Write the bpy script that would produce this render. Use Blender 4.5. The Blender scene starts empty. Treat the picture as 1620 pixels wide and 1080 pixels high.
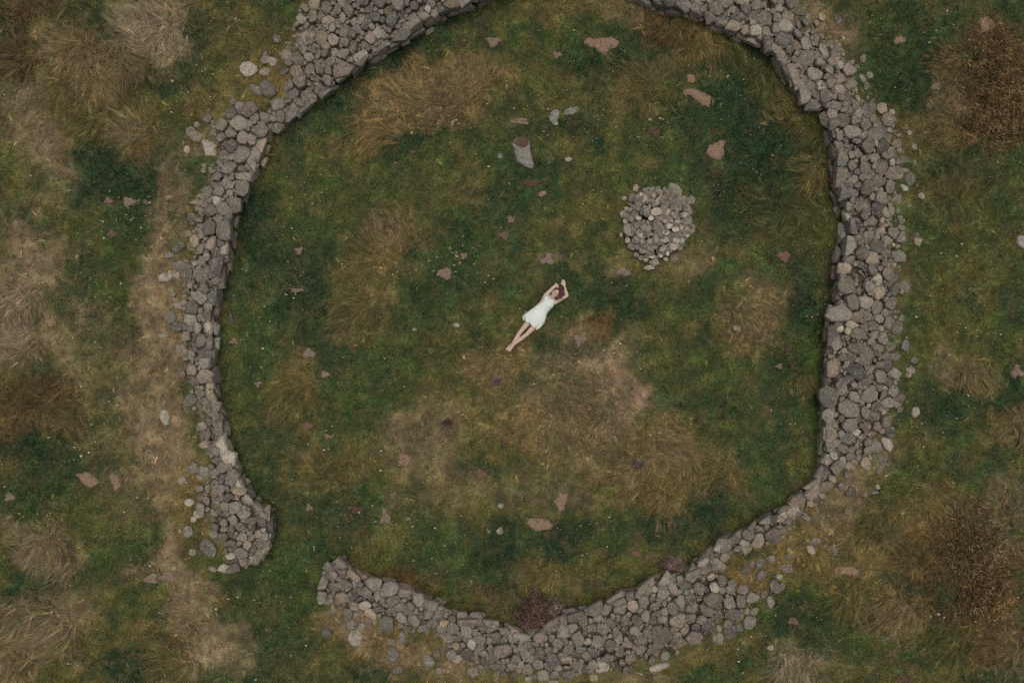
import bpy, bmesh, math, random
import numpy as np
from mathutils import Vector, Matrix

random.seed(11)
rng = np.random.default_rng(11)
sc = bpy.context.scene
C = sc.collection
R = math.radians

# ------------------------------------------------------------------ camera, sky, sun, exposure
S = 0.0145                       # metres of turf per photograph pixel
LENS = 26.0
HC = 1620 * S * LENS / 36.0      # height of the drone over the turf
cam_d = bpy.data.cameras.new('camera')
cam_d.lens = LENS; cam_d.sensor_width = 36.0; cam_d.sensor_fit = 'HORIZONTAL'
cam_d.clip_end = 1000.0
cam = bpy.data.objects.new('camera', cam_d); C.objects.link(cam)
cam.location = (0, 0, HC); cam.rotation_euler = (0, 0, 0)
sc.camera = cam

SUN_EL, SUN_AZ = R(80), R(20)
world = bpy.data.worlds.new('World'); sc.world = world
world.use_nodes = True
wn = world.node_tree; bg = wn.nodes['Background']
sky = wn.nodes.new('ShaderNodeTexSky'); sky.sky_type = 'NISHITA'; sky.sun_disc = False
sky.sun_elevation = SUN_EL; sky.sun_rotation = SUN_AZ
sky.air_density = 1.0; sky.dust_density = 6.0; sky.ozone_density = 0.6
cloud = wn.nodes.new('ShaderNodeHueSaturation'); cloud.inputs['Saturation'].default_value = .3      # grey cloud cover
wn.links.new(sky.outputs[0], cloud.inputs['Color']); wn.links.new(cloud.outputs[0], bg.inputs[0]); bg.inputs[1].default_value = 0.12
sun_d = bpy.data.lights.new('sun', 'SUN'); sun_d.energy = .8; sun_d.angle = R(70); sun_d.color = (1.0, .92, .80)
sun = bpy.data.objects.new('sun', sun_d); C.objects.link(sun)
sv = Vector((math.sin(SUN_AZ) * math.cos(SUN_EL), math.cos(SUN_AZ) * math.cos(SUN_EL), math.sin(SUN_EL)))
sun.rotation_euler = sv.to_track_quat('Z', 'Y').to_euler()
sun.location = (0, 0, 40)
sc.view_settings.view_transform = 'Standard'; sc.view_settings.look = 'None'
sc.view_settings.exposure = -0.22; sc.view_settings.gamma = 1.0
sc.view_settings.use_curve_mapping = False
sc.render.engine = 'CYCLES'
sc.cycles.use_denoising = False
sc.cycles.max_bounces = 4; sc.cycles.diffuse_bounces = 2; sc.cycles.transmission_bounces = 2

# ------------------------------------------------------------------ helpers
def at(px, py, z=0.0):
    k = S * (1 - z / HC)
    return (px - 810) * k, -(py - 540) * k

def hashtab(seed):
    return np.random.default_rng(seed).random((256, 256))
_tabs = {}
def vnoise(x, y, seed):
    t = _tabs.setdefault(seed, hashtab(seed + 1000))
    xi = np.floor(x).astype(int); yi = np.floor(y).astype(int)
    fx = x - xi; fy = y - yi
    fx = fx * fx * (3 - 2 * fx); fy = fy * fy * (3 - 2 * fy)
    a = t[xi % 256, yi % 256]; b = t[(xi + 1) % 256, yi % 256]
    c = t[xi % 256, (yi + 1) % 256]; d = t[(xi + 1) % 256, (yi + 1) % 256]
    return (a * (1 - fx) + b * fx) * (1 - fy) + (c * (1 - fx) + d * fx) * fy
def fbm(x, y, seed, octaves=4, rough=.55):
    x = np.asarray(x, float); y = np.asarray(y, float)
    s = 0; amp = 1; tot = 0
    for o in range(octaves):
        s = s + amp * vnoise(x * 2 ** o + 17.3 * o, y * 2 ** o - 9.1 * o, seed + o)
        tot += amp; amp *= rough
    return s / tot
def smooth(a, b, v):
    t = np.clip((v - a) / (b - a), 0, 1)
    return t * t * (3 - 2 * t)

def new_mesh(name, verts, tris, cols=None, flat=False):
    """fast triangle mesh"""
    verts = np.asarray(verts, np.float32); tris = np.asarray(tris, np.int32)
    me = bpy.data.meshes.new(name)
    me.vertices.add(len(verts)); me.vertices.foreach_set('co', verts.ravel())
    me.loops.add(tris.size); me.loops.foreach_set('vertex_index', tris.ravel())
    me.polygons.add(len(tris))
    me.polygons.foreach_set('loop_start', np.arange(0, tris.size, 3, dtype=np.int32))
    me.update(calc_edges=True)
    if cols is not None:
        a = me.attributes.new('Col', 'FLOAT_COLOR', 'POINT')
        c4 = np.ones((len(verts), 4), np.float32); c4[:, :3] = cols
        a.data.foreach_set('color', c4.ravel())
    if flat:
        me.shade_flat()
    return me
def link(name, me, mat=None, parent=None, loc=None):
    o = bpy.data.objects.new(name, me); C.objects.link(o)
    if mat is not None and me is not None and not me.materials:
        me.materials.append(mat)
    if loc is not None: o.location = loc
    if parent is not None: o.parent = parent
    return o
def tag(o, label=None, cat=None, group=None, kind=None):
    if label: o['label'] = label
    if cat: o['category'] = cat
    if group: o['group'] = group
    if kind: o['kind'] = kind
    return o

# ------------------------------------------------------------------ materials
def mat_new(name):
    m = bpy.data.materials.new(name); m.use_nodes = True
    nt = m.node_tree; p = nt.nodes['Principled BSDF']
    p.inputs['Roughness'].default_value = .85
    p.inputs['Specular IOR Level'].default_value = .2
    return m, nt, p
def node(nt, typ, **kw):
    n = nt.nodes.new(typ)
    for k, v in kw.items(): setattr(n, k, v)
    return n
def noise(nt, vec, scale, detail=4, rough=.6):
    n = node(nt, 'ShaderNodeTexNoise'); n.inputs['Scale'].default_value = scale
    n.inputs['Detail'].default_value = detail; n.inputs['Roughness'].default_value = rough
    nt.links.new(vec, n.inputs['Vector']); return n.outputs['Fac']
def ramp(nt, fac, stops):
    r = node(nt, 'ShaderNodeValToRGB'); e = r.color_ramp.elements
    e[0].position, e[0].color = stops[0][0], (*stops[0][1], 1)
    e[1].position, e[1].color = stops[-1][0], (*stops[-1][1], 1)
    for p, c in stops[1:-1]:
        x = e.new(p); x.color = (*c, 1)
    nt.links.new(fac, r.inputs[0]); return r.outputs[0]
def mix(nt, a, b, fac, mode='MIX'):
    m = node(nt, 'ShaderNodeMix', data_type='RGBA', blend_type=mode)
    for sock, v in ((m.inputs[0], fac), (m.inputs[6], a), (m.inputs[7], b)):
        if hasattr(v, 'links'): nt.links.new(v, sock)
        elif isinstance(v, tuple): sock.default_value = (*v, 1)
        else: sock.default_value = v
    return m.outputs[2]
def bump(nt, p, h, strength, dist):
    b = node(nt, 'ShaderNodeBump'); b.inputs['Strength'].default_value = strength
    b.inputs['Distance'].default_value = dist
    nt.links.new(h, b.inputs['Height']); nt.links.new(b.outputs[0], p.inputs['Normal'])

def make_ground_mat():
    m, nt, p = mat_new('turf_soil')
    at_ = node(nt, 'ShaderNodeAttribute', attribute_name='Col')
    g = node(nt, 'ShaderNodeNewGeometry').outputs['Position']
    f = noise(nt, g, 22, 6, .7)
    d = ramp(nt, f, [(.3, (.55, .55, .55)), (.5, (1, 1, 1)), (.72, (1.35, 1.3, 1.2))])
    c = mix(nt, at_.outputs['Color'], d, 1.0, 'MULTIPLY')
    f2 = noise(nt, g, 90, 3, .6)
    c = mix(nt, c, ramp(nt, f2, [(.35, (.7, .7, .7)), (.65, (1.25, 1.25, 1.25))]), 1.0, 'MULTIPLY')
    nt.links.new(c, p.inputs['Base Color'])
    bump(nt, p, f, .8, .03)
    return m
def make_leaf_mat(name, trans=.25):
    m, nt, p = mat_new(name)
    at_ = node(nt, 'ShaderNodeAttribute', attribute_name='Col')
    nt.links.new(at_.outputs['Color'], p.inputs['Base Color'])
    p.inputs['Roughness'].default_value = .7
    t = node(nt, 'ShaderNodeBsdfTranslucent'); nt.links.new(at_.outputs['Color'], t.inputs[0])
    ms = node(nt, 'ShaderNodeMixShader'); ms.inputs[0].default_value = trans
    nt.links.new(p.outputs[0], ms.inputs[1]); nt.links.new(t.outputs[0], ms.inputs[2])
    nt.links.new(ms.outputs[0], nt.nodes['Material Output'].inputs['Surface'])
    return m
def make_stone_mat():
    m, nt, p = mat_new('granite')
    oi = node(nt, 'ShaderNodeObjectInfo')
    ge = node(nt, 'ShaderNodeNewGeometry')
    pos = ge.outputs['Position']
    # each joined pebble still has its own tone
    isl = ramp(nt, ge.outputs['Random Per Island'], [(0, (.8, .8, .8)), (1, (1.2, 1.18, 1.14))])
    c = mix(nt, oi.outputs['Color'], isl, 1.0, 'MULTIPLY')
    sp = noise(nt, pos, 36, 6, .8)
    c = mix(nt, c, ramp(nt, sp, [(.32, (.6, .6, .61)), (.5, (1, 1, 1)), (.66, (1.38, 1.35, 1.3))]), 1.0, 'MULTIPLY')
    bl = noise(nt, pos, 9, 6, .75)
    c = mix(nt, c, ramp(nt, bl, [(.32, (.6, .61, .63)), (.62, (1.2, 1.16, 1.08))]), 1.0, 'MULTIPLY')
    lic = noise(nt, pos, 16, 6, .7)
    lf = ramp(nt, lic, [(.55, (0, 0, 0)), (.68, (.7, .7, .7))])
    c = mix(nt, c, (.37, .36, .31), lf)
    mo = noise(nt, pos, 4.5, 5, .7)
    mf = ramp(nt, mo, [(.60, (0, 0, 0)), (.78, (.55, .55, .55))])
    c = mix(nt, c, (.13, .11, .045), mf)
    nt.links.new(c, p.inputs['Base Color'])
    p.inputs['Roughness'].default_value = .9
    h = mix(nt, noise(nt, pos, 28, 6, .7), noise(nt, pos, 9, 3, .5), .5)
    bump(nt, p, h, .9, .045)
    return m
def make_earth_mat(name, col, sc_=30):
    m, nt, p = mat_new(name)
    pos = node(nt, 'ShaderNodeNewGeometry').outputs['Position']
    f = noise(nt, pos, sc_, 6, .7)
    lo = tuple(v * .6 for v in col); hi = tuple(v * 1.35 for v in col)
    nt.links.new(ramp(nt, f, [(.3, lo), (.5, col), (.7, hi)]), p.inputs['Base Color'])
    bump(nt, p, f, .9, .03)
    return m
def make_plain(name, col, rough=.6, var=.12, scale=40):
    m, nt, p = mat_new(name)
    pos = node(nt, 'ShaderNodeNewGeometry').outputs['Position']
    f = noise(nt, pos, scale, 4, .6)
    nt.links.new(ramp(nt, f, [(.3, tuple(v * (1 - var) for v in col)), (.7, tuple(v * (1 + var) for v in col))]), p.inputs['Base Color'])
    p.inputs['Roughness'].default_value = rough
    return m
M_GROUND = make_ground_mat()
M_GRASS = make_leaf_mat('grass_blades', .28)
M_DRY = make_leaf_mat('dry_blades', .2)
M_HEATH = make_leaf_mat('heather_leaves', .15)
M_STONE = make_stone_mat()
M_CORE = make_earth_mat('earth_fill', (.085, .066, .046))
M_SOIL = make_earth_mat('bare_soil', (.27, .178, .118), 38)
M_DUNG = make_earth_mat('dry_dung', (.265, .19, .14), 60)
M_DUNG_DARK = make_earth_mat('dark_dung', (.12, .072, .05), 60)
M_FLECK = make_leaf_mat('pale_litter', .1)
M_WOOD = make_plain('woody_stem', (.075, .05, .035), .8)
M_SKIN = make_plain('skin', (.55, .385, .30), .5, .07)
M_DRESS = make_plain('cotton', (.66, .705, .63), .85, .10, 26)
M_HAIR = make_plain('brown_hair', (.060, .026, .020), .45, .3, 60)
M_LIP = make_plain('lips', (.45, .18, .16), .5)
M_DARKHAIR = make_plain('lashes', (.05, .03, .025), .6)

# ------------------------------------------------------------------ wall plan (photo pixels: inner foot, outer foot, inner height, outer height)
WALLS = {
 'north_west': dict(sec=[((930,-45),(905,-180),.7,.15),((860,-28),(820,-165),.7,.15),((800,-5),(740,-150),.7,.15),((759,9),(660,-130),.7,.15),
   ((691,37),(590,-90),.72,.15),((640,72),(545,-40),.75,.18),((590,98),(482,8),.72,.18),((562,118),(455,50),.65,.18),((530,142),(452,88),.5,.2),
   ((503,164),(462,112),.36,.2),((472,186),(440,160),.3,.2),((440,214),(418,190),.3,.2)], cap0=[], cap1=[]),
 'west': dict(sec=[((431,205),(346,150),.5,.2),((430,224),(335,185),.55,.2),((420,260),(328,245),.6,.25),((406,282),(318,285),.62,.28),((390,312),(305,315),.65,.3),
   ((381,338),(299,345),.68,.3),((375,356),(298,385),.7,.3),((371,399),(288,410),.7,.3),((363,432),(280,430),.68,.3),((355,454),(275,460),.65,.3),
   ((347,500),(270,502),.62,.3),((348,545),(283,540),.6,.3),((347,585),(284,580),.6,.3),((349,621),(295,612),.55,.3),((360,655),(310,650),.55,.3),
   ((367,697),(316,700),.58,.3),((379,733),(320,741),.6,.28),((397,767),(316,775),.62,.3),((419,794),(316,802),.62,.3),((439,815),(320,838),.6,.28),((434,858),(330,884),.5,.25),((415,882),(350,900),.4,.2)],
   cap0=[], cap1=[(405,886),(385,893),(367,897)]),
 'south': dict(sec=[((543,876),(512,915),.55,.15),((560,893),(508,945),.6,.15),((577,905),(518,962),.6,.15),((604,916),(545,975),.6,.2),((632,919),(590,985),.58,.22),((655,930),(640,992),.56,.25),
   ((696,946),(690,1008),.55,.25),((730,966),(722,1040),.52,.22),((764,968),(760,1060),.52,.2),((800,986),(790,1080),.5,.15),((845,994),(850,1092),.5,.12),
   ((891,963),(920,1092),.6,.12),((927,954),(975,1082),.65,.12),((956,946),(1030,1066),.65,.12),((987,933),(1085,1042),.65,.12),((1033,912),(1130,1012),.62,.12),
   ((1072,900),(1192,982),.6,.15),((1097,886),(1188,945),.58,.2)], cap0=[(509,940),(512,918),(528,892)], cap1=[]),
 'south_east': dict(sec=[((1098,882),(1122,908),.58,.32),((1132,855),(1162,884),.58,.34),((1173,830),(1202,866),.58,.34),((1204,816),(1230,848),.58,.34),((1235,801),(1264,829),.58,.34),
   ((1269,772),(1293,796),.58,.34),((1287,749),(1312,768),.56,.32),((1292,728),(1330,745),.56,.3)], cap0=[], cap1=[]),
 'east': dict(sec=[((1292,726),(1362,754),.56,.2),((1294,712),(1404,736),.6,.15),((1295,680),(1408,690),.65,.12),((1297,640),(1420,650),.68,.12),((1300,600),(1425,600),.7,.12),((1302,553),(1420,560),.7,.12),
   ((1303,512),(1425,515),.7,.12),((1316,467),(1438,465),.7,.12),((1316,430),(1435,430),.7,.12),((1327,387),(1433,390),.72,.12),((1331,350),(1435,350),.72,.12)], cap0=[], cap1=[]),
 'north_east': dict(sec=[((1331,349),(1435,349),.72,.12),((1317,311),(1437,315),.72,.12),((1312,267),(1437,270),.7,.12),((1309,237),(1432,235),.7,.12),((1302,200),(1412,198),.68,.12),
   ((1287,176),(1395,180),.68,.12),((1257,160),(1375,150),.68,.12),((1239,136),(1360,115),.68,.12),((1216,97),(1350,85),.66,.15),((1198,79),(1315,58),.66,.15),
   ((1139,56),(1281,21),.66,.15),((1106,38),(1240,-20),.66,.15),((1073,24),(1170,-80),.66,.15),((1041,20),(1100,-120),.66,.15),((990,-8),(1000,-140),.66,.15),((935,-43),(910,-178),.68,.15)], cap0=[], cap1=[]),
}
def resample(pts, step):
    pts = np.asarray(pts, float)
    seg = np.linalg.norm(np.diff(pts[:, :2], axis=0), axis=1); cum = np.r_[0, np.cumsum(seg)]
    n = max(2, int(cum[-1] / step) + 1); u = np.linspace(0, cum[-1], n)
    return np.stack([np.interp(u, cum, pts[:, k]) for k in range(pts.shape[1])], 1), u
for wname, w in WALLS.items():
    rows = []
    for (ix, iy), (ox, oy), hi, ho in w['sec']:
        a = at(ix, iy, 0); b = at(ox, oy, ho)
        rows.append((*a, *b, hi * (.58 if wname == 'south_east' else .64), ho * .8))
    rows = np.array(rows)
    mid = np.c_[(rows[:, :2] + rows[:, 2:4]) / 2, rows]
    rs, u = resample(mid, .12)
    w['P'] = rs[:, 2:4]; w['O'] = rs[:, 4:6]; w['hi'] = rs[:, 6]; w['ho'] = rs[:, 7]
    T = np.linspace(0, 1, 25)
    top0 = w['P'] + (w['O'] - w['P']) / np.linalg.norm(w['O'] - w['P'], axis=1)[:, None] * .07   # batter
    w['T0'] = top0
    g = top0[:, None, :] * (1 - T)[None, :, None] + w['O'][:, None, :] * T[None, :, None]
    hmul = 1 + .10 * (fbm(g[..., 0] * 1.1, g[..., 1] * 1.1, 5, 3) - .5) * 2
    z = w['ho'][:, None] + (w['hi'] - w['ho'])[:, None] * (1 - smooth(.30, 1.02, T))[None, :]
    w['G'] = np.concatenate([g, (z * hmul)[..., None]], 2); w['Tt'] = T
    w['poly'] = np.r_[w['P'], w['O'][::-1]]
TAB = np.concatenate([w['G'].reshape(-1, 3) for w in WALLS.values()])
TABT = np.concatenate([np.tile(w['Tt'], len(w['P'])) for w in WALLS.values()])
TABW = np.concatenate([np.full(w['G'].shape[0] * w['G'].shape[1], i) for i, w in enumerate(WALLS.values())])
WN = list(WALLS)

def in_poly(x, y, poly):
    inside = np.zeros(np.shape(x), bool)
    px, py = poly[:, 0], poly[:, 1]; qx, qy = np.roll(px, 1), np.roll(py, 1)
    for a, b, c, d in zip(px, py, qx, qy):
        if b == d: continue
        hit = ((b > y) != (d > y)) & (x < (c - a) * (y - b) / (d - b) + a)
        inside ^= hit
    return inside
def line_dist(x, y, pts):
    best = np.full(np.shape(x), 1e9)
    for (a, b), (c, d) in zip(pts[:-1], pts[1:]):
        vx, vy = c - a, d - b; L = vx * vx + vy * vy + 1e-9
        t = np.clip(((x - a) * vx + (y - b) * vy) / L, 0, 1)
        best = np.minimum(best, (x - a - t * vx) ** 2 + (y - b - t * vy) ** 2)
    return np.sqrt(best)

# ------------------------------------------------------------------ turf fields on one fine grid
GS = .04
gx = np.arange(-14.0, 14.0 + 1e-6, GS); gy = np.arange(-9.8, 9.8 + 1e-6, GS)
GX, GY = np.meshgrid(gx, gy, indexing='ij')
PX = GX / S + 810; PY = 540 - GY / S
def lookup(F, x, y):
    fx = np.clip((np.asarray(x) - gx[0]) / GS, 0, len(gx) - 1.001); fy = np.clip((np.asarray(y) - gy[0]) / GS, 0, len(gy) - 1.001)
    i = fx.astype(int); j = fy.astype(int); a = fx - i; b = fy - j
    if F.ndim == 3: a = a[..., None]; b = b[..., None]
    return (F[i, j] * (1 - a) + F[i + 1, j] * a) * (1 - b) + (F[i, j + 1] * (1 - a) + F[i + 1, j + 1] * a) * b

# height
ring = np.concatenate([np.array([s[0] for s in WALLS[k]['sec']]) for k in ('west', 'south', 'south_east', 'east', 'north_east', 'north_west')])
ringw = np.stack(at(ring[:, 0], ring[:, 1]), 1)
coarse = slice(None)
INSIDE = in_poly(GX, GY, ringw)
ZG = (fbm(GX / 3.2, GY / 3.2, 21, 3) - .5) * .22 + (fbm(GX / .6, GY / .6, 31, 3) - .5) * .07
pcx, pcy = at(850, 502)
ZG *= 1 - np.exp(-(((GX - pcx) / 1.15) ** 2 + ((GY - pcy) / 1.15) ** 2) ** 2)
WALLMASK = np.zeros(GX.shape, bool); FOOT = np.zeros(GX.shape)
for k, w in WALLS.items():
    bank = w['ho'].mean() * np.exp(-(line_dist(GX, GY, w['O'][::3]) / .75) ** 2)
    din = line_dist(GX, GY, w['P'][::3])
    ZG = ZG + np.where(INSIDE, 0, bank * smooth(0, .5, din))
    WALLMASK |= in_poly(GX, GY, w['poly'][::2])
    FOOT = np.maximum(FOOT, np.exp(-(din / .16) ** 2))
CAIRN = at(1041, 353, .1)
def terrain(x, y): return lookup(ZG, x, y)

# colour patches: (px, py, rx, ry, rotation, kind, strength)
KIND = dict(dk=(.017, .054, .023), gr=(.046, .087, .021), ol=(.108, .108, .028), tan=(.228, .165, .092), pale=(.30, .225, .135), straw=(.215, .148, .062),
            soil=(.36, .225, .15), brn=(.105, .066, .028), yel=(.205, .146, .052), rust=(.155, .088, .030))
PATCH = [
 # lush green
 (640,72,130,34,-33,'dk',.9),(545,142,90,26,-35,'dk',.9),(700,40,80,30,-20,'dk',.8),(650,226,62,30,0,'dk',.95),(715,212,50,18,0,'dk',.6),
 (900,70,90,45,0,'gr',.6),(960,105,70,40,0,'dk',.85),(1040,75,80,40,0,'dk',.6),(1130,180,80,70,0,'dk',.8),(1180,110,70,60,30,'dk',.7),(1190,240,60,60,0,'dk',.7),(1205,330,70,55,0,'dk',.8),
 (1270,420,40,90,0,'dk',.8),(1255,490,50,60,0,'dk',.6),(1280,620,45,80,0,'gr',.9),(1240,590,40,50,0,'dk',.5),(945,236,28,16,0,'dk',.9),(880,200,80,26,0,'dk',.6),(830,285,60,45,0,'dk',.6),(760,215,40,60,0,'gr',.6),
 (400,352,34,60,20,'dk',.9),(450,420,80,55,0,'dk',.6),(470,480,50,80,0,'dk',.65),(520,555,50,60,0,'dk',.6),(700,400,95,60,-20,'gr',.9),(730,372,34,24,0,'dk',.8),(690,470,70,60,0,'dk',.45),(640,520,70,50,0,'gr',.6),
 (950,480,60,40,-20,'dk',.75),(985,500,50,30,0,'dk',.7),(895,560,60,30,20,'dk',.7),(885,600,40,40,0,'gr',.8),(880,445,30,18,-40,'dk',.6),(1135,645,34,26,0,'dk',1),(1125,802,42,44,0,'dk',1),(1060,832,70,30,-10,'dk',.7),(900,850,60,34,0,'dk',.9),(800,865,60,50,0,'dk',.95),(785,910,44,40,0,'dk',.9),
 (930,880,70,40,0,'dk',.5),(1190,700,50,50,0,'gr',.6),(600,785,80,36,0,'gr',.8),(560,812,60,34,0,'dk',.6),(420,720,46,80,0,'dk',.5),(490,790,60,34,0,'dk',.6),(760,745,34,28,0,'dk',.7),(590,690,60,50,0,'gr',.5),(380,610,40,80,0,'gr',.6),(700,880,100,40,0,'gr',.6),
 (560,640,50,50,0,'gr',.7),(1090,600,80,60,0,'gr',.3),(640,300,100,50,0,'gr',.4),(500,330,90,60,0,'gr',.3),(1110,470,60,50,0,'gr',.5),(1150,330,30,50,0,'dk',.6),
 (180,262,110,50,10,'dk',.85),(200,305,90,34,0,'dk',.8),(230,365,70,50,0,'gr',.9),(150,205,40,30,0,'dk',.8),(170,52,70,44,30,'dk',.85),(332,45,44,34,0,'dk',.8),(300,110,70,40,0,'gr',.6),(270,130,70,26,0,'dk',.6),(20,40,50,40,0,'dk',.7),(200,420,60,70,0,'gr',.6),(160,500,70,40,0,'dk',.5),(140,440,50,50,0,'gr',.5),
 (20,695,80,34,0,'dk',.95),(90,745,90,60,0,'dk',.7),(60,800,50,60,0,'gr',.7),(45,930,60,34,0,'dk',.85),(215,1050,60,34,0,'dk',.9),(490,960,90,70,0,'gr',.9),(440,895,90,40,-30,'gr',.9),(410,1040,90,50,0,'dk',.55),(180,850,90,70,0,'gr',.6),(140,690,80,60,0,'gr',.5),(580,1060,50,24,0,'dk',.7),
 (1440,55,110,60,0,'dk',.8),(1400,130,60,70,0,'gr',.9),(1470,150,70,70,0,'dk',.7),(1400,40,60,50,0,'gr',.8),(1560,320,80,40,0,'gr',.7),(1490,250,60,50,0,'dk',.5),(1530,275,50,40,0,'dk',.6),(1590,30,20,40,0,'dk',.6),(1485,385,90,40,0,'gr',.5),
 (1560,610,70,70,0,'gr',.9),(1480,640,50,40,0,'dk',.8),(1600,620,30,40,0,'dk',.8),(1500,835,36,30,0,'dk',.8),(1440,925,90,36,0,'dk',.9),(1500,935,40,30,0,'dk',.8),(1390,940,50,40,0,'gr',.8),(1250,1000,100,40,-15,'dk',.7),(1190,1045,90,34,0,'gr',.9),(1440,1000,70,50,0,'gr',.6),(1570,1060,50,30,0,'dk',.6),(1380,860,40,40,0,'dk',.5),(1430,760,70,40,0,'gr',.8),(1340,1010,80,40,0,'gr',.7),
 # dry and trodden ground
 (60,200,38,100,-10,'tan',.7),(85,240,30,70,-15,'tan',.6),(40,395,70,80,0,'tan',.85),(45,440,34,60,0,'pale',.6),(30,500,60,70,0,'tan',.8),(105,500,50,60,20,'tan',.4),(120,570,50,40,40,'tan',.4),(15,160,40,80,0,'tan',.45),
 (250,470,38,80,0,'tan',.95),(235,470,22,30,0,'pale',.5),(262,560,52,110,0,'tan',.95),(275,690,58,110,0,'tan',.9),(270,300,34,60,20,'tan',.7),(275,370,30,80,0,'tan',.75),(300,230,50,40,0,'tan',.5),(285,780,44,60,0,'yel',.8),(250,760,34,70,0,'tan',.6),(278,862,22,56,-15,'tan',.7),(255,905,80,22,0,'tan',.65),(290,920,50,16,0,'pale',.5),(300,960,60,40,20,'tan',.5),(335,1020,70,44,20,'tan',.75),(345,1035,34,20,0,'pale',.4),(180,600,60,120,-10,'tan',.35),(256,520,24,120,0,'tan',.5),(268,640,28,120,0,'tan',.5),(262,780,20,90,0,'tan',.5),(285,900,30,70,-20,'tan',.6),(325,990,40,70,-30,'tan',.6),(70,140,22,110,-10,'tan',.4),(190,760,60,80,0,'tan',.3),
 (330,840,40,50,0,'yel',.7),(420,140,70,40,-20,'yel',.65),(370,120,80,50,0,'yel',.3),(330,170,60,40,0,'yel',.3),(390,70,70,40,0,'yel',.3),
 (685,145,120,46,-8,'straw',.9),(610,185,60,40,-20,'straw',.8),(740,120,60,36,0,'straw',.7),(575,220,50,24,-15,'straw',.7),(700,185,60,30,0,'straw',.6),(620,375,60,60,0,'straw',.6),(580,410,50,50,0,'straw',.5),(570,490,60,50,0,'straw',.5),(465,630,44,60,0,'straw',.6),(520,740,60,40,0,'yel',.5),(690,545,50,46,0,'straw',.45),
 (930,645,100,86,15,'tan',.8),(880,690,90,60,0,'straw',.7),(985,600,50,60,0,'tan',.6),(1000,640,22,34,0,'soil',.5),(978,585,18,40,-20,'soil',.4),(780,580,48,40,0,'straw',.8),(690,690,80,70,0,'tan',.5),(640,700,60,50,0,'tan',.35),(790,650,80,50,0,'straw',.4),(1070,715,60,56,0,'straw',.8),(1000,745,60,40,0,'straw',.6),(1060,785,50,30,0,'yel',.9),(1140,750,50,36,0,'straw',.5),
 (1190,505,60,56,0,'straw',.75),(1205,460,60,40,0,'tan',.35),(1090,410,50,30,0,'tan',.6),(985,430,34,20,0,'tan',.6),(870,412,20,16,0,'soil',.6),(1020,400,70,60,0,'ol',.5),(720,250,60,40,0,'ol',.4),(850,780,80,34,0,'tan',.45),(700,770,80,40,0,'tan',.4),(880,150,100,40,0,'ol',.5),(1000,200,80,50,0,'ol',.5),(1000,500,0.1,0.1,0,'ol',0),
 (940,515,44,18,-25,'rust',.7),(925,535,24,22,0,'tan',.7),(1020,130,70,50,0,'yel',.5),(1080,45,90,36,15,'rust',.55),(1110,60,44,44,0,'yel',.6),(1210,130,60,40,45,'ol',.5),(1265,170,50,40,45,'ol',.5),(1240,350,60,60,0,'ol',.4),(1290,340,34,90,0,'ol',.5),(1150,260,70,60,0,'dk',.5),(1230,240,60,60,0,'dk',.6),(1240,300,60,50,0,'dk',.5),(930,15,120,26,0,'yel',.4),(1000,20,60,26,0,'tan',.4),
 (640,1005,150,52,8,'yel',.95),(560,985,60,34,20,'tan',.8),(700,1040,110,40,0,'tan',.7),(620,960,90,20,15,'rust',.4),(760,940,70,24,0,'rust',.35),(640,915,70,20,0,'rust',.35),(880,905,80,26,0,'yel',.5),(960,900,80,40,0,'ol',.6),(1130,1030,90,24,-20,'yel',.6),(1010,1075,60,14,0,'tan',.6),(820,1075,120,14,0,'yel',.6),
 (1330,810,70,64,-30,'tan',.9),(1250,865,90,40,-25,'yel',.95),(1180,905,80,40,-20,'yel',.85),(1380,850,60,50,0,'yel',.5),(1290,900,80,40,0,'yel',.4),(1300,905,50,10,0,'rust',.5),(1370,720,60,40,0,'tan',.6),(1300,30,60,40,30,'tan',.7),(1320,60,30,30,0,'tan',.6),(1420,215,40,30,0,'yel',.5),
 (1575,130,80,100,0,'brn',.95),(1600,80,50,60,0,'brn',.9),(1560,205,80,34,0,'brn',.8),(1510,150,30,70,0,'tan',.45),(1500,205,50,30,0,'yel',.5),(1490,310,70,50,0,'yel',.4),(1560,370,90,60,0,'ol',.5),(1500,480,90,80,0,'ol',.6),(1510,575,40,30,0,'tan',.8),(1540,590,34,40,0,'straw',.7),(1600,675,30,40,0,'straw',.8),(1560,540,60,30,0,'ol',.6),(1450,590,40,50,0,'ol',.4),
 (1540,880,90,100,0,'brn',.8),(1550,930,80,60,0,'brn',.8),(1480,850,60,60,0,'rust',.5),(1590,800,60,60,0,'tan',.5),(1450,800,60,40,0,'yel',.4),(1410,970,60,50,0,'straw',.8),(1560,1000,90,60,0,'rust',.4),(1350,930,50,50,0,'yel',.5),(1255,1050,60,34,0,'pale',.5),(1600,1020,50,60,0,'tan',.5),(1400,880,60,40,0,'yel',.5),
 (110,75,60,50,30,'straw',.7),(150,125,70,44,30,'straw',.7),(200,100,60,40,0,'straw',.6),(230,40,70,50,20,'pale',.6),(265,60,50,50,0,'pale',.5),(215,205,34,50,0,'straw',.8),(130,180,50,40,0,'yel',.6),(20,85,50,50,0,'brn',.6),(30,15,70,30,0,'brn',.9),(350,20,60,30,0,'yel',.3),
 (60,640,90,44,10,'brn',.75),(30,660,60,34,0,'rust',.5),(100,660,50,34,0,'straw',.5),(70,865,60,40,20,'tan',.8),(50,990,90,60,-20,'tan',.75),(20,1050,60,40,0,'straw',.8),(270,1035,60,50,0,'straw',.5),(120,830,60,40,0,'ol',.6),
]
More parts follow.
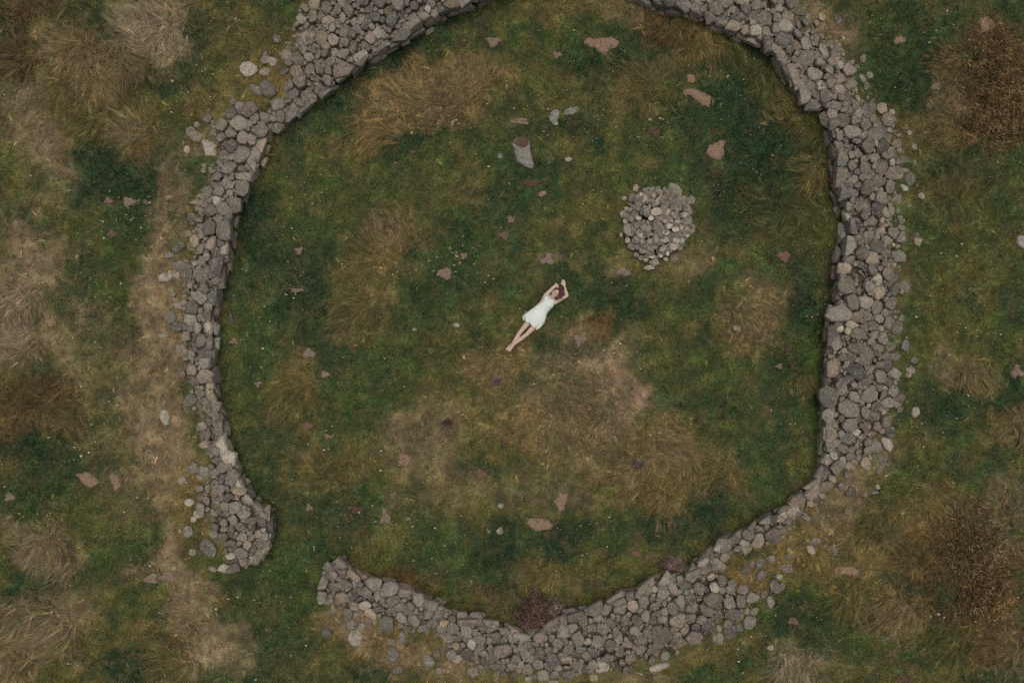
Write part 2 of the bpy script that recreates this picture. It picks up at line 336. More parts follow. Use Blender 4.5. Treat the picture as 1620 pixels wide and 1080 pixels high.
SOIL_PATCH = [  # bare ground, drawn as outlines in photo pixels
 ('kidney shaped bare soil patch below the golden tussock by the wall', [(1076,142),(1085,140),(1100,141),(1113,147),(1126,153),(1127,162),(1123,172),(1115,170),(1103,162),(1092,153),(1079,148)]),
 ('small round bare soil patch above the kidney shaped patch', [(1084,124),(1091,116),(1099,121),(1101,127),(1096,133),(1089,131)]),
 ('teardrop shaped bare soil patch between the kidney patch and the cairn', [(1115,241),(1118,234),(1130,227),(1141,221),(1148,222),(1145,235),(1148,246),(1139,255),(1131,254),(1119,248)]),
 ('broad oval bare soil patch in green grass near the south wall', [(832,819),(845,817),(862,818),(870,823),(875,830),(872,836),(858,838),(848,840),(841,834),(834,828)]),
 ('pinkish straw covered soil patch near the top edge', [(922,66),(931,58),(943,61),(953,59),(968,58),(981,66),(977,75),(964,78),(958,90),(949,86),(944,78),(930,74)]),
 ('small round soil patch below the straw tussocks at lower left of centre', [(630,722),(637,716),(646,718),(650,727),(647,736),(638,739),(631,733)]),
 ('ragged pinkish soil patch above the broad oval patch', [(882,777),(898,779),(897,792),(893,801),(892,808),(884,808),(880,797),(874,792),(880,785)]),
 ('orange soil patch on the grass outside the north east wall', [(1413,62),(1424,55),(1433,58),(1432,66),(1424,71),(1415,71)]),
 ('tan soil patch on the grass left of the west wall foot', [(122,750),(135,744),(150,750),(160,762),(146,772),(133,764)]),
 ('narrow tan soil patch beside the wider one left of the west wall', [(172,752),(181,745),(190,758),(192,770),(184,776),(179,765)]),
 ('pale soil patch beside the brown bracken at the upper right corner', [(1551,26),(1565,24),(1576,36),(1578,45),(1566,50),(1553,52)]),
 ('rusty strip of bare soil in the grass below the south east wall', [(1313,898),(1330,895),(1352,896),(1362,904),(1355,911),(1335,908),(1320,907)]),
]
warpx = (fbm(PX / 44, PY / 44, 41, 5, .7) - .5) * 1.5; warpy = (fbm(PX / 44 + 50, PY / 44, 47, 5, .7) - .5) * 1.5
n1 = fbm(GX / 1.5, GY / 1.5, 51, 4); n2 = fbm(GX / .45, GY / .45, 61, 4); n3 = fbm(GX / .16, GY / .16, 71, 3)
def K(k): return np.array(KIND[k])
n4 = fbm(GX / .28, GY / .28, 81, 4, .7)
COL = K('gr') + (K('ol') - K('gr')) * smooth(.30, .58, n1 * .55 + n2 * .45)[..., None]
COL = COL + (K('tan') * .8 - COL) * (smooth(.56, .76, n2 * .7 + n3 * .3) * .45)[..., None]
COL = COL + (K('dk') - COL) * (smooth(.56, .72, fbm(GX / .7, GY / .7, 77, 4)) * .6)[..., None]
LEN = np.ones(GX.shape); DEN = np.ones(GX.shape); STRAW = np.zeros(GX.shape)
for (x, y, rx, ry, rot, kind, st) in PATCH:
    if st <= 0: continue
    m = 1.7 * max(rx, ry) + 20
    i0, i1 = np.searchsorted(gx, ((x - m) - 810) * S), np.searchsorted(gx, ((x + m) - 810) * S)
    j0, j1 = np.searchsorted(gy, -((y + m) - 540) * S), np.searchsorted(gy, -((y - m) - 540) * S)
    if i1 <= i0 or j1 <= j0: continue
    sl = (slice(i0, i1), slice(j0, j1))
    wamp = .55 * min(rx, ry) + 12
    dx = PX[sl] + warpx[sl] * 2 * wamp - x; dy = PY[sl] + warpy[sl] * 2 * wamp - y
    c, s_ = math.cos(R(rot)), math.sin(R(rot))
    d = np.sqrt(((dx * c + dy * s_) / rx) ** 2 + ((-dx * s_ + dy * c) / ry) ** 2)
    wgt = smooth(1.35, .45, d) * st * np.clip(.1 + 1.7 * n2[sl], .25, 1.15)
    wgt = np.clip(wgt, 0, 1)
    COL[sl] = COL[sl] + (K(kind) - COL[sl]) * wgt[..., None]
    LEN[sl] += wgt * dict(dk=.45, gr=.2, ol=0, tan=-.35, pale=-.55, straw=.2, soil=-.6, brn=.3, yel=0, rust=.2)[kind]
    DEN[sl] *= 1 - wgt * dict(dk=0, gr=0, ol=.1, tan=.35, pale=.65, straw=.2, soil=.85, brn=.2, yel=.25, rust=.1)[kind]
    STRAW[sl] += wgt * dict(straw=.8, tan=.35, yel=.35, rust=.5, brn=.6, pale=.2).get(kind, 0)
COL = COL * np.exp((n4 - .5) * 1.9)[..., None] * np.exp((n3 - .5) * .7)[..., None] * 1.18
tanmix = smooth(.54, .70, fbm(GX / .2, GY / .2, 85, 4, .65)) * .32
COL = COL + (K('straw') - COL) * tanmix[..., None]
COL = COL + (K('dk') * 1.1 - COL) * (smooth(.55, .68, fbm(GX / .24 + 9, GY / .24, 87, 4, .65)) * .5 * (1 - np.clip(STRAW, 0, .7)))[..., None]
LEN = LEN + FOOT * 1.1 * (.3 + 1.4 * n2); STRAW += FOOT * .12 * (n2 > .5)
STRAW[WALLMASK] = 0
SOILMASK = np.zeros(GX.shape, bool)
for _, pts in SOIL_PATCH:
    q = np.array(pts, float); c = q.mean(0)
    qq = np.stack(at(*(c + (q - c) * .86).T), 1)
    SOILMASK |= in_poly(GX, GY, qq)
cd = np.hypot(GX - CAIRN[0], GY - CAIRN[1])

# ground: one sheet out to the horizon
far = np.array([-400, -150, -60, -30, -20, -16.]); xs = np.r_[far, gx, -far[::-1]]
fy_ = np.array([-400, -150, -60, -30, -18, -12.]); ys = np.r_[fy_, gy, -fy_[::-1]]
XX, YY = np.meshgrid(xs, ys, indexing='ij')
ZZ = lookup(ZG, XX, YY); inside_fine = (np.abs(XX) <= 14.01) & (np.abs(YY) <= 9.81)
ZZ = np.where(inside_fine, ZZ, 0)
CC = lookup(COL, XX, YY); CC = np.where(inside_fine[..., None], CC, (K('gr') + K('ol')) / 2)
CC = CC * .72 + np.array((.085, .064, .04)) * .2
nx, ny = XX.shape
idx = np.arange(nx * ny).reshape(nx, ny)
a, b, c, d = idx[:-1, :-1].ravel(), idx[1:, :-1].ravel(), idx[1:, 1:].ravel(), idx[:-1, 1:].ravel()
tr = np.concatenate([np.stack([a, b, c], 1), np.stack([a, c, d], 1)])
ground = link('ground', new_mesh('ground', np.stack([XX, YY, ZZ], -1).reshape(-1, 3), tr, CC.reshape(-1, 3)), M_GROUND)
tag(ground, 'rough moorland turf floor under the grass and stones', kind='structure')

# ------------------------------------------------------------------ stones
STONE_GREY = np.array((.206, .188, .160))
def stone_colour(pale=0.0):
    v = random.random()
    if v < .05 + pale: c = np.array((.36, .325, .275))
    elif v < .12 + pale: c = np.array((.285, .232, .172))
    elif v < .24 + pale: c = np.array((.150, .138, .122))
    elif v < .40 + pale: c = np.array((.235, .195, .165))
    else: c = STONE_GREY
    return c * random.uniform(.58, 1.16)

def clip(poly, nx_, ny_, d):
    """keep the part with n.p <= d"""
    out = []; n = len(poly)
    for i in range(n):
        p, q = poly[i], poly[(i + 1) % n]
        sp = nx_ * p[0] + ny_ * p[1] - d; sq = nx_ * q[0] + ny_ * q[1] - d
        if sp <= 0: out.append(p)
        if (sp < 0 < sq) or (sq < 0 < sp):
            t = sp / (sp - sq); out.append((p[0] + (q[0] - p[0]) * t, p[1] + (q[1] - p[1]) * t))
    return out
class Packer:
    """irregular stones packed edge to edge: ellipse sites that share straight joints"""
    def __init__(s): s.x = []; s.y = []; s.a = []; s.b = []; s.r = []; s.meta = []
    def rad(s, i, dx, dy):
        c, n = math.cos(s.r[i]), math.sin(s.r[i])
        u, v = dx * c + dy * n, -dx * n + dy * c
        return 1 / math.sqrt((u / s.a[i]) ** 2 + (v / s.b[i]) ** 2 + 1e-12)
    def arr(s):
        return [np.array(v) for v in (s.x, s.y, s.a, s.b, s.r)]
    def try_add(s, x, y, a, b, r, meta, tight=.86, force=False):
        if s.x and not force:
            X, Y, A, B, Rr = s._cache if len(s._cache[0]) == len(s.x) else s._recache()
            dx, dy = X - x, Y - y; D = np.hypot(dx, dy)
            near = D < (max(a, b) + np.maximum(A, B))
            if near.any():
                dx, dy, D = dx[near], dy[near], D[near] + 1e-9
                ux, uy = dx / D, dy / D
                c, n = np.cos(Rr[near]), np.sin(Rr[near])
                rj = 1 / np.sqrt(((ux * c + uy * n) / A[near]) ** 2 + ((-ux * n + uy * c) / B[near]) ** 2)
                c, n = math.cos(r), math.sin(r)
                ri = 1 / np.sqrt(((ux * c + uy * n) / a) ** 2 + ((-ux * n + uy * c) / b) ** 2)
                if (D < tight * (ri + rj)).any(): return False
        s.x.append(x); s.y.append(y); s.a.append(a); s.b.append(b); s.r.append(r); s.meta.append(meta)
        return True
    def _recache(s):
        s._cache = s.arr(); return s._cache
    _cache = [np.array([])] * 5
    def cells(s, grow=1.32, gap=.955, extra=None):
        X, Y, A, B, Rr = s.arr(); M = np.maximum(A, B)
        for i in range(len(X)):
            k = random.choice((5, 6, 6, 7, 8)); ph = random.random() * 6.28
            poly = []
            c, n = math.cos(Rr[i]), math.sin(Rr[i])
            for q in range(k):
                an = ph + 6.283 * (q + random.uniform(-.28, .28)) / k
                g = grow * random.uniform(.88, 1.16)
                u, v = A[i] * g * math.cos(an), B[i] * g * math.sin(an)
                poly.append((u * c - v * n, u * n + v * c))
            D = np.hypot(X - X[i], Y - Y[i])
            for j in np.nonzero((D < 1.3 * (M + M[i])) & (np.arange(len(X)) != i))[0]:
                dx, dy = (X[j] - X[i]) / (D[j] + 1e-9), (Y[j] - Y[i]) / (D[j] + 1e-9)
                ri, rj = s.rad(i, dx, dy), s.rad(j, dx, dy)
                poly = clip(poly, dx, dy, D[j] * ri / (ri + rj))
                if len(poly) < 3: break
            if extra is not None and len(poly) >= 3: poly = extra(X[i], Y[i], poly)
            if len(poly) < 3: continue
            q = np.array(poly) * gap
            # merge needle edges
            keep = [0]
            for t in range(1, len(q)):
                if np.linalg.norm(q[t] - q[keep[-1]]) > .16 * min(A[i], B[i]): keep.append(t)
            q = q[keep]
            if len(q) < 3: continue
            ar = .5 * abs(np.dot(q[:, 0], np.roll(q[:, 1], -1)) - np.dot(q[:, 1], np.roll(q[:, 0], -1)))
            if ar < .12 * A[i] * B[i]: continue
            yield i, q, ar
def hull_mesh(pts):
    bm = bmesh.new()
    for p in pts: bm.verts.new(p)
    res = bmesh.ops.convex_hull(bm, input=bm.verts)
    junk = [g for g in res['geom_interior'] if isinstance(g, bmesh.types.BMVert)]
    junk += [g for g in res['geom_unused'] if isinstance(g, bmesh.types.BMVert)]
    if junk: bmesh.ops.delete(bm, geom=list(set(junk)), context='VERTS')
    loose = [v for v in bm.verts if not v.link_faces]
    if loose: bmesh.ops.delete(bm, geom=loose, context='VERTS')
    bmesh.ops.dissolve_limit(bm, angle_limit=R(9), verts=bm.verts, edges=bm.edges)
    bmesh.ops.recalc_face_normals(bm, faces=bm.faces)
    me = bpy.data.meshes.new('stone'); bm.to_mesh(me); bm.free()
    return me
def stone_points(q, depth, tilt=.12, dome=None):
    """rock from a plan outline q; the visible side is +z with z = 0 near the top"""
    c = q.mean(0); p = q - c
    size = math.sqrt(abs(p).max() * 2)
    out = []
    off = np.array((random.uniform(-.12, .12), random.uniform(-.12, .12))) * abs(p).max()
    ins = (random.uniform(.72, .92) if random.random() < .58 else random.uniform(.3, .65)) if dome is None else dome
    gx_, gy_ = random.gauss(0, tilt), random.gauss(0, tilt)
    for v in p:
        w = v * ins * random.uniform(.85, 1.1) + off
        out.append((w[0], w[1], random.uniform(-.12, .05) * depth))
    for v in p:
        w = v * random.uniform(.95, 1.0)
        out.append((w[0], w[1], -depth * random.uniform(.07, .2)))
    for v in p:
        out.append((v[0], v[1], -depth * random.uniform(.40, .62)))
    for v in p[::2]:
        out.append((v[0] * .8, v[1] * .8, -depth))
    return [Vector((c[0] + x, c[1] + y, z + gx_ * x + gy_ * y)) for x, y, z in out]

wall_root = {}
LABELW = {
 'north_west': 'collapsed grey dry-stone wall stretch curving out through the top edge',
 'west': 'narrow grey dry-stone wall stretch along the dirt track, ending at the entrance gap',
 'south': 'bulging grey dry-stone wall stretch between the entrance gap and the single row of blocks',
 'south_east': 'single row of long grey blocks retaining the tan grass bank',
 'east': 'straight broad dry-stone wall stretch right of the cairn with big inner-face blocks',
 'north_east': 'broad curved dry-stone rubble wall stretch above and right of the cairn, below the top edge',
}
for k, w in WALLS.items():
    e = bpy.data.objects.new('dry_stone_wall', None); C.objects.link(e)
    p = w['G'][len(w['P']) // 2, 12]; e.location = (p[0], p[1], 0)
    tag(e, LABELW[k], 'stone wall', 'ruined ring of dry-stone walls'); wall_root[k] = e
    w['stones'] = []; w['small'] = []

def wall_z(x, y):
    d2 = (TAB[:, 0] - x) ** 2 + (TAB[:, 1] - y) ** 2
    i = int(d2.argmin()); return i, math.sqrt(d2[i])
def surf(x, y):
    i, d = wall_z(x, y)
    zt = float(terrain(x, y))
    if d < .16: return max(TAB[i, 2], zt), TABT[i], WN[TABW[i]], True
    return zt, 1.2, WN[TABW[i]], False

BIG = {  # zoom frame: (offset x, offset y, scale) and stones (x, y, rx, ry, rotation)
 (1260,300,3.0): [(270,165,50,50),(240,265,45,45),(365,150,35,20,-15),(310,300,35,30),(430,310,28,40),(225,370,38,25),(240,455,40,45),(330,535,38,35),(200,590,60,40),(155,690,35,45),(205,720,40,45),(185,845,55,42),(285,865,55,35,40),(155,985,45,48),(275,755,38,25),(300,405,45,28),(260,640,30,22),(370,690,25,20),(440,240,30,22),(495,230,25,30),(220,950,25,30),(335,460,22,28),(310,70,45,40),(395,40,35,35),(205,25,45,35),(460,155,30,30)],
 (1020,0,3.375): [(115,45,45,40),(200,50,35,25),(285,20,40,25),(430,20,40,30),(330,100,45,25),(500,90,50,28),(450,180,45,28),(515,155,35,25),(590,165,38,28),(550,225,38,25),(640,240,45,45),(700,160,25,22),(965,265,28,50),(1015,280,25,25),(1110,285,30,25),(720,300,35,25),(715,360,38,28),(830,385,35,25),(785,430,22,32),(890,460,38,32),(985,375,30,25),(995,440,28,32),(840,515,48,42),(900,565,35,30),(1100,520,40,40),(1020,565,35,25),(1180,520,30,22),(1200,580,40,40),(1055,640,35,40),(1000,660,32,28),(1115,645,18,32),(1180,785,40,38),(1270,785,42,42),(1040,845,55,50),(1350,765,30,25),(1025,950,45,60,20),(1115,960,25,28),(1185,900,35,35),(1330,925,50,45),(1245,970,48,35),(1180,1005,38,40),(1250,1050,35,32)],
 (250,130,3.084): [(345,150,50,40),(440,135,38,38),(505,235,50,38),(355,245,35,28),(415,270,28,35),(515,310,28,38),(355,315,35,32),(315,350,40,38),(410,350,40,60,25),(465,390,25,55),(345,415,45,28,-35),(265,405,32,38),(415,455,55,28,10),(505,410,25,45),(325,480,22,28),(400,515,35,42),(300,535,30,25),(240,535,28,35),(325,615,35,35),(370,590,35,45),(195,585,45,15),(190,620,35,25),(330,720,38,65),(260,785,28,48,20),(325,835,48,45),(300,945,45,65,15),(175,775,25,38),(205,815,28,25),(195,710,28,28),(205,870,28,25),(145,930,20,48),(185,1000,30,22),(205,1050,38,35),(270,1050,25,40),(120,1030,40,30)],
 (220,470,2.5116): [(210,40,35,32),(130,80,20,25),(205,90,32,28),(280,75,28,25),(290,125,20,28),(290,185,27,27),(215,125,20,15),(215,190,20,18),(205,230,20,20),(290,225,20,18),(210,290,25,25),(205,330,28,25),(170,270,18,18),(285,370,32,42),(235,380,24,20),(255,420,22,18),(315,435,25,18),(315,485,28,25),(335,570,32,38),(280,545,15,28),(260,588,22,18),(305,650,22,20),(270,628,18,18),(360,640,28,35),(370,715,28,35),(275,730,24,22),(322,720,18,20),(395,770,38,16),(330,760,15,15),(430,805,25,22),(385,830,30,25),(340,830,25,18),(420,865,30,22),(450,885,24,18),(490,890,20,22),(515,855,28,30),(405,915,25,25),(365,930,15,28),(405,955,22,22),(480,980,28,28),(360,1030,30,15),(380,1055,25,18),(415,1050,22,18),(335,895,15,20),(345,865,22,15),(375,885,18,20),(475,940,20,15),(430,985,18,20),(370,975,18,15),(495,1005,35,15,-35)],
 (400,0,4.263): [(410,30,50,40),(500,135,55,42),(455,250,48,52),(325,130,38,35),(235,195,38,50),(410,125,32,30),(645,75,35,55,-30),(565,60,30,40),(620,220,38,42),(705,190,35,32),(775,135,25,45),(935,150,38,48),(855,215,42,52),(990,230,75,45),(1075,125,40,50),(1030,165,35,30),(1245,75,45,45),(1335,30,55,35),(1155,105,38,32),(1190,155,45,32),(1440,20,50,30),(790,260,35,42),(755,300,30,48,-40),(670,310,28,50,15),(725,355,35,35),(550,350,30,28),(600,470,85,45,-8),(505,545,28,40),(740,400,75,35,-15),(525,415,35,30),(455,610,50,50),(365,650,50,55),(570,580,65,22,-20),(1020,290,60,25,-25),(380,390,38,28),(265,325,35,32),(860,30,35,45),(760,25,30,35),(1090,40,30,25),(1205,25,30,30),(390,190,28,30),(190,790,35,52),(265,740,35,50,-35),(335,785,30,25),(200,875,42,35,-20),(240,795,15,20),(420,525,40,25,20)],
 (490,850,4.378): [(230,165,40,50),(305,265,62,65),(170,255,30,25),(440,320,60,38),(565,340,58,48),(655,385,55,38),(395,375,38,38),(470,400,28,45),(585,430,45,42),(630,480,52,35),(750,420,42,60),(230,420,50,50),(155,345,38,45),(380,465,50,35),(475,495,48,28),(550,515,25,38),(845,470,50,42),(905,515,38,42),(815,545,35,35),(765,535,22,32),(700,470,30,35),(930,590,35,30),(1050,555,42,42),(1155,535,50,45),(1265,570,55,62),(1340,600,32,38),(1145,650,25,28),(850,655,35,25),(1290,680,35,32),(640,690,25,45),(985,800,40,38),(1130,920,38,38),(1270,840,38,35),(1400,885,38,50),(1505,920,50,50),(1490,810,45,45),(1510,735,35,28),(1345,945,30,25)],
 (800,850,3.857): [(275,545,60,45),(400,480,52,55),(470,510,35,42),(550,425,52,55),(665,375,75,45,-22),(850,285,65,40,-22),(960,245,70,38,15),(745,325,30,30),(965,335,40,52),(840,385,32,42),(775,415,35,38),(910,415,32,28),(855,480,32,38),(735,500,32,28),(640,520,38,26),(600,565,50,40),(440,610,42,50),(720,560,35,32),(785,560,35,30),(690,620,35,32),(325,650,35,40),(380,680,35,35),(460,685,35,28),(285,745,52,42),(210,710,40,42),(370,755,38,30),(550,715,30,30),(590,790,50,48),(490,720,28,38),(380,835,42,42),(300,835,35,35),(540,850,28,30),(705,710,38,28),(825,695,38,32),(885,700,22,28),(1050,500,62,45,-15),(1195,500,40,32),(1165,550,28,22),(1145,605,65,42),(965,770,65,42,-20),(1125,215,60,60),(1220,195,50,30),(1235,455,40,35),(1485,520,35,45,30),(1350,520,28,28),(1300,425,25,28),(1130,380,45,32),(1065,385,28,45),(460,850,38,30)],
 (1080,640,3.858): [(140,925,85,42,-30),(250,860,55,48),(315,810,45,38,-20),(398,795,36,42),(410,735,50,18,-25),(505,700,42,35),(595,690,48,32),(465,755,25,20),(550,795,65,52),(680,580,62,48,-25),(790,485,62,48,-42),(655,750,32,22),(580,738,45,12,12),(590,640,60,20,-30),(725,600,22,22),(710,660,22,32),(895,170,52,52),(885,70,30,45),(895,265,32,22),(940,235,25,25),(835,100,20,55),(1115,135,32,32),(1030,315,38,25),(1015,385,32,32),(1110,200,30,22),(1140,280,28,32),(1175,70,55,35),(1160,180,40,28),(885,345,35,20),(880,415,28,25),(835,395,25,22)],
}
pk = Packer()
for (ox, oy, zs), lst in BIG.items():
    for e in lst:
        x, y, rx, ry = e[:4]; rot = e[4] if len(e) > 4 else 0
        px, py = ox + x / zs, oy + y / zs
        X, Y = at(px, py, .45)
        z, t, wn_, on = surf(X, Y); X, Y = at(px, py, z)
        if not on:
            z, t, wn_, on = surf(X, Y)
        if not on and lookup(INSIDE.astype(float), X, Y) > .5:      # part of the inner face: seat it on the wall head
            i_, d_ = wall_z(X, Y)
            if d_ > .5: continue
            v_ = TAB[i_, :2] - np.array((X, Y)); v_ = v_ / (np.linalg.norm(v_) + 1e-9)
            X, Y = TAB[i_, :2] + v_ * .10; on = True
        pk.try_add(X, Y, rx / zs * S * .88, ry / zs * S * .88, -R(rot), dict(on=on), tight=.70)
n_big = len(pk.x)
# tumbled stones set in the banks below the walls
TUMBLE = [(640,1000,110,36,26,4,9),(545,985,42,28,9,4,8),(705,1030,60,34,16,4,8),(1205,915,60,34,26,3.5,8),(1255,868,80,26,14,4,8),(1330,782,52,40,18,3.5,7),(1200,945,40,30,12,4,8),
          (318,215,22,34,9,4,8),(283,450,18,70,8,4,7),(318,765,18,44,9,4,8),(345,835,28,34,7,4,8),(450,105,46,50,10,4,8),(1300,45,40,30,24,3,6),(1360,95,24,30,14,3,6)]
for (x, y, rx, ry, n, r0, r1) in TUMBLE:
    for _ in range(int(n * .6)):
        an, q = random.random() * 6.28, math.sqrt(random.random())
        X, Y = at(x + rx * q * math.cos(an), y + ry * q * math.sin(an), .2)
        r = random.uniform(r0, r1) * S
        _, _, _, on = surf(X, Y)
        pk.try_add(X, Y, r * random.uniform(1, 1.4), r, random.random() * 3.14, dict(on=on), tight=1.15)
o_all = [(k, i) for k in ('east', 'north_east') for i in range(len(WALLS[k]['O']))]
for _ in range(26):
    k, i = random.choice(o_all); o = WALLS[k]['O'][i]; v = o - WALLS[k]['P'][i]; v = v / np.linalg.norm(v)
    X, Y = o + v * abs(random.gauss(0, .16)); r = random.uniform(3.2, 6.5) * S
    _, _, _, on = surf(X, Y)
    pk.try_add(X, Y, r * random.uniform(1, 1.4), r, random.random() * 3.14, dict(on=on), tight=1.1)
# the rest of each wall top, large stones first
for k, w in WALLS.items():
    ns = len(w['P'])
    for r0, r1, tries in ((12, 15, 110), (8.5, 12, 500), (6.3, 9, 1400), (4.4, 6.3, 2600), (2.8, 4.4, 3200)):
        tries = int(tries * ns / 80)
        for _ in range(tries):
            si = random.randrange(ns); t = random.uniform(.03, 1.0)
            if t > .82 and random.random() < .45: continue
            r = random.uniform(r0, r1)
            if r > 11 and t > .6: continue
            g0 = w['T0'][si]; X, Y = g0 + (w['O'][si] - g0) * t + np.array((random.uniform(-.06, .06), random.uniform(-.06, .06)))
            r *= S
            pk.try_add(X, Y, r * random.uniform(1, 1.35), r * random.uniform(.85, 1), random.random() * 3.14, dict(on=True), tight=.90)

E_T0 = np.concatenate([w['T0'] for w in WALLS.values()])
E_N = np.concatenate([(w['P'] - w['O']) / np.linalg.norm(w['P'] - w['O'], axis=1)[:, None] for w in WALLS.values()])
def flush(x, y, poly):
    '''the builders set the stones of the inner face to one line'''
    d = (E_T0[:, 0] - x) ** 2 + (E_T0[:, 1] - y) ** 2; j = int(d.argmin())
    if d[j] > .36 or random.random() < .25: return poly
    n_ = E_N[j]; lim = float(np.dot(E_T0[j] - np.array((x, y)), n_)) + random.uniform(.01, .15)
    if lim < -.3: return poly
    return clip(poly, n_[0], n_[1], max(lim, .03))
count = 0
for i, q, ar in pk.cells(extra=flush):
    X, Y = pk.x[i], pk.y[i]
    z, t, wname, on = surf(X, Y)
    r = math.sqrt(ar / math.pi)
    depth = min(.36, max(.09, r * random.uniform(1.2, 1.8)))
    if on:
        j, _ = wall_z(X, Y)
        # lie along the slope of the wall back
        w = WALLS[wname]; base = TAB[j, 2]
        zt = base + random.gauss(0, .055) + r * .2
        gr = np.array([surf(X + .12, Y)[0] - surf(X - .12, Y)[0], surf(X, Y + .12)[0] - surf(X, Y - .12)[0]]) / .24
        gr = np.clip(gr, -.45, .45) * .7
    else:
        zt = z + min(.14, .02 + r * random.uniform(.22, .5)); gr = np.zeros(2)
    pts = stone_points(q, depth, .17)
    pts = [Vector((p.x, p.y, p.z + gr[0] * p.x + gr[1] * p.y)) for p in pts]
    me = hull_mesh(pts); me.materials.append(M_STONE)
    WALLS[wname]['stones'].append((ar, me, Vector((X, Y, zt)), stone_colour()))
    count += 1

# coursed inner faces
for k, w in WALLS.items():
    path = [tuple(p) for p in w['P']]
    hs = list(w['hi'])
    for cpt in w['cap0']: pass
    if w['cap0']:
        cp = [at(*c_) for c_ in w['cap0']]; path = cp + path; hs = [w['hi'][0] * .8] * len(cp) + hs
    if w['cap1']:
        cp = [at(*c_) for c_ in w['cap1']]; path = path + cp; hs = hs + [w['hi'][-1] * .8] * len(cp)
    rs, u = resample(np.c_[np.array(path), np.array(hs)], .06)
    tan = np.gradient(rs[:, :2], axis=0); tan /= np.linalg.norm(tan, axis=1)[:, None] + 1e-9
    ker = np.ones(5) / 5
    tan = np.stack([np.convolve(np.pad(tan[:, q], 2, 'edge'), ker, 'valid') for q in (0, 1)], 1)
    ctr = w['O'].mean(0)
    fp = Packer()
    L = u[-1]
    for r0, r1, tries in ((.15, .22, 300), (.10, .15, 900), (.06, .10, 1600)):
        for _ in range(int(tries * L / 8)):
            uu = random.uniform(0, L); i = min(len(u) - 1, int(uu / L * (len(u) - 1)))
            h = rs[i, 2]; r = random.uniform(r0, r1)
            vv = random.uniform(.03, h - .05)
            fp.try_add(uu, vv, r * random.uniform(1.05, 1.5), r * .8, random.uniform(-.15, .15), None, tight=.88)
    def within(x_, y_, poly):
        poly = clip(poly, 1, 0, L - x_ + .04); poly = clip(poly, -1, 0, x_ + .04)
        h_ = rs[min(len(u) - 1, int(x_ / L * (len(u) - 1))), 2]
        return clip(poly, 0, 1, max(.05, h_ + .02 - y_))
    for i, q, ar in fp.cells(grow=1.2, extra=within):
        uu, vv = fp.x[i], fp.y[i]; m = min(len(u) - 1, int(uu / L * (len(u) - 1)))
        t2 = tan[m]; nrm = np.array((t2[1], -t2[0]))
        # face away from the body of the wall
        o_near = w['O'][np.argmin(((w['P'] - rs[m, :2]) ** 2).sum(1))]
        if uu < u[min(len(u) - 1, len(w['cap0']))] * .9 and w['cap0'] or (w['cap1'] and m > len(u) - 8): o_near = w['G'][-4 if w['cap1'] else 4, 12, :2]
        if np.dot(nrm, o_near - rs[m, :2]) > 0: nrm = -nrm
        depth = random.uniform(.16, .24)
        pts = stone_points(q, depth, .10, random.uniform(.6, .85))
        zc = float(terrain(*rs[m, :2]))
        base = rs[m, :2] + nrm * (.05 + random.gauss(0, .018)) - nrm * .07 * vv / max(.3, rs[m, 2])
        Tn = Vector((t2[0], t2[1], 0)); N = Vector((nrm[0], nrm[1], .12)).normalized(); U = Vector((0, 0, 1))
        P3 = [Tn * p.x + U * p.y + N * p.z for p in pts]
        me = hull_mesh(P3); me.materials.append(M_STONE)
        w['stones'].append((ar * .35, me, Vector((base[0], base[1], zc + vv)), stone_colour(.06)))

# small fill stones wedged in the joints, joined per wall
TEMPL = []
for _ in range(12):
    bm = bmesh.new()
    for _ in range(14):
        v = Vector((random.gauss(0, 1), random.gauss(0, 1), random.gauss(0, .8))).normalized()
        bm.verts.new((v.x * random.uniform(.8, 1.2), v.y * random.uniform(.7, 1), v.z * .75))
    bmesh.ops.convex_hull(bm, input=bm.verts)
    for v in [v for v in bm.verts if not v.link_faces]: bm.verts.remove(v)
    bmesh.ops.triangulate(bm, faces=bm.faces)
    bm.verts.index_update()
    TEMPL.append((np.array([v.co[:] for v in bm.verts]), np.array([[v.index for v in f.verts] for f in bm.faces])))
    bm.free()
def join_templates(items, origin):
    V, F, n = [], [], 0
    for (x, y, z, r) in items:
        tv, tf = random.choice(TEMPL); an = random.random() * 6.28; c_, s_ = math.cos(an), math.sin(an)
        v = tv * r; v = np.c_[v[:, 0] * c_ - v[:, 1] * s_, v[:, 0] * s_ + v[:, 1] * c_, v[:, 2]] + np.array((x, y, z)) - origin
        V.append(v); F.append(tf + n); n += len(v)
    return np.concatenate(V), np.concatenate(F)
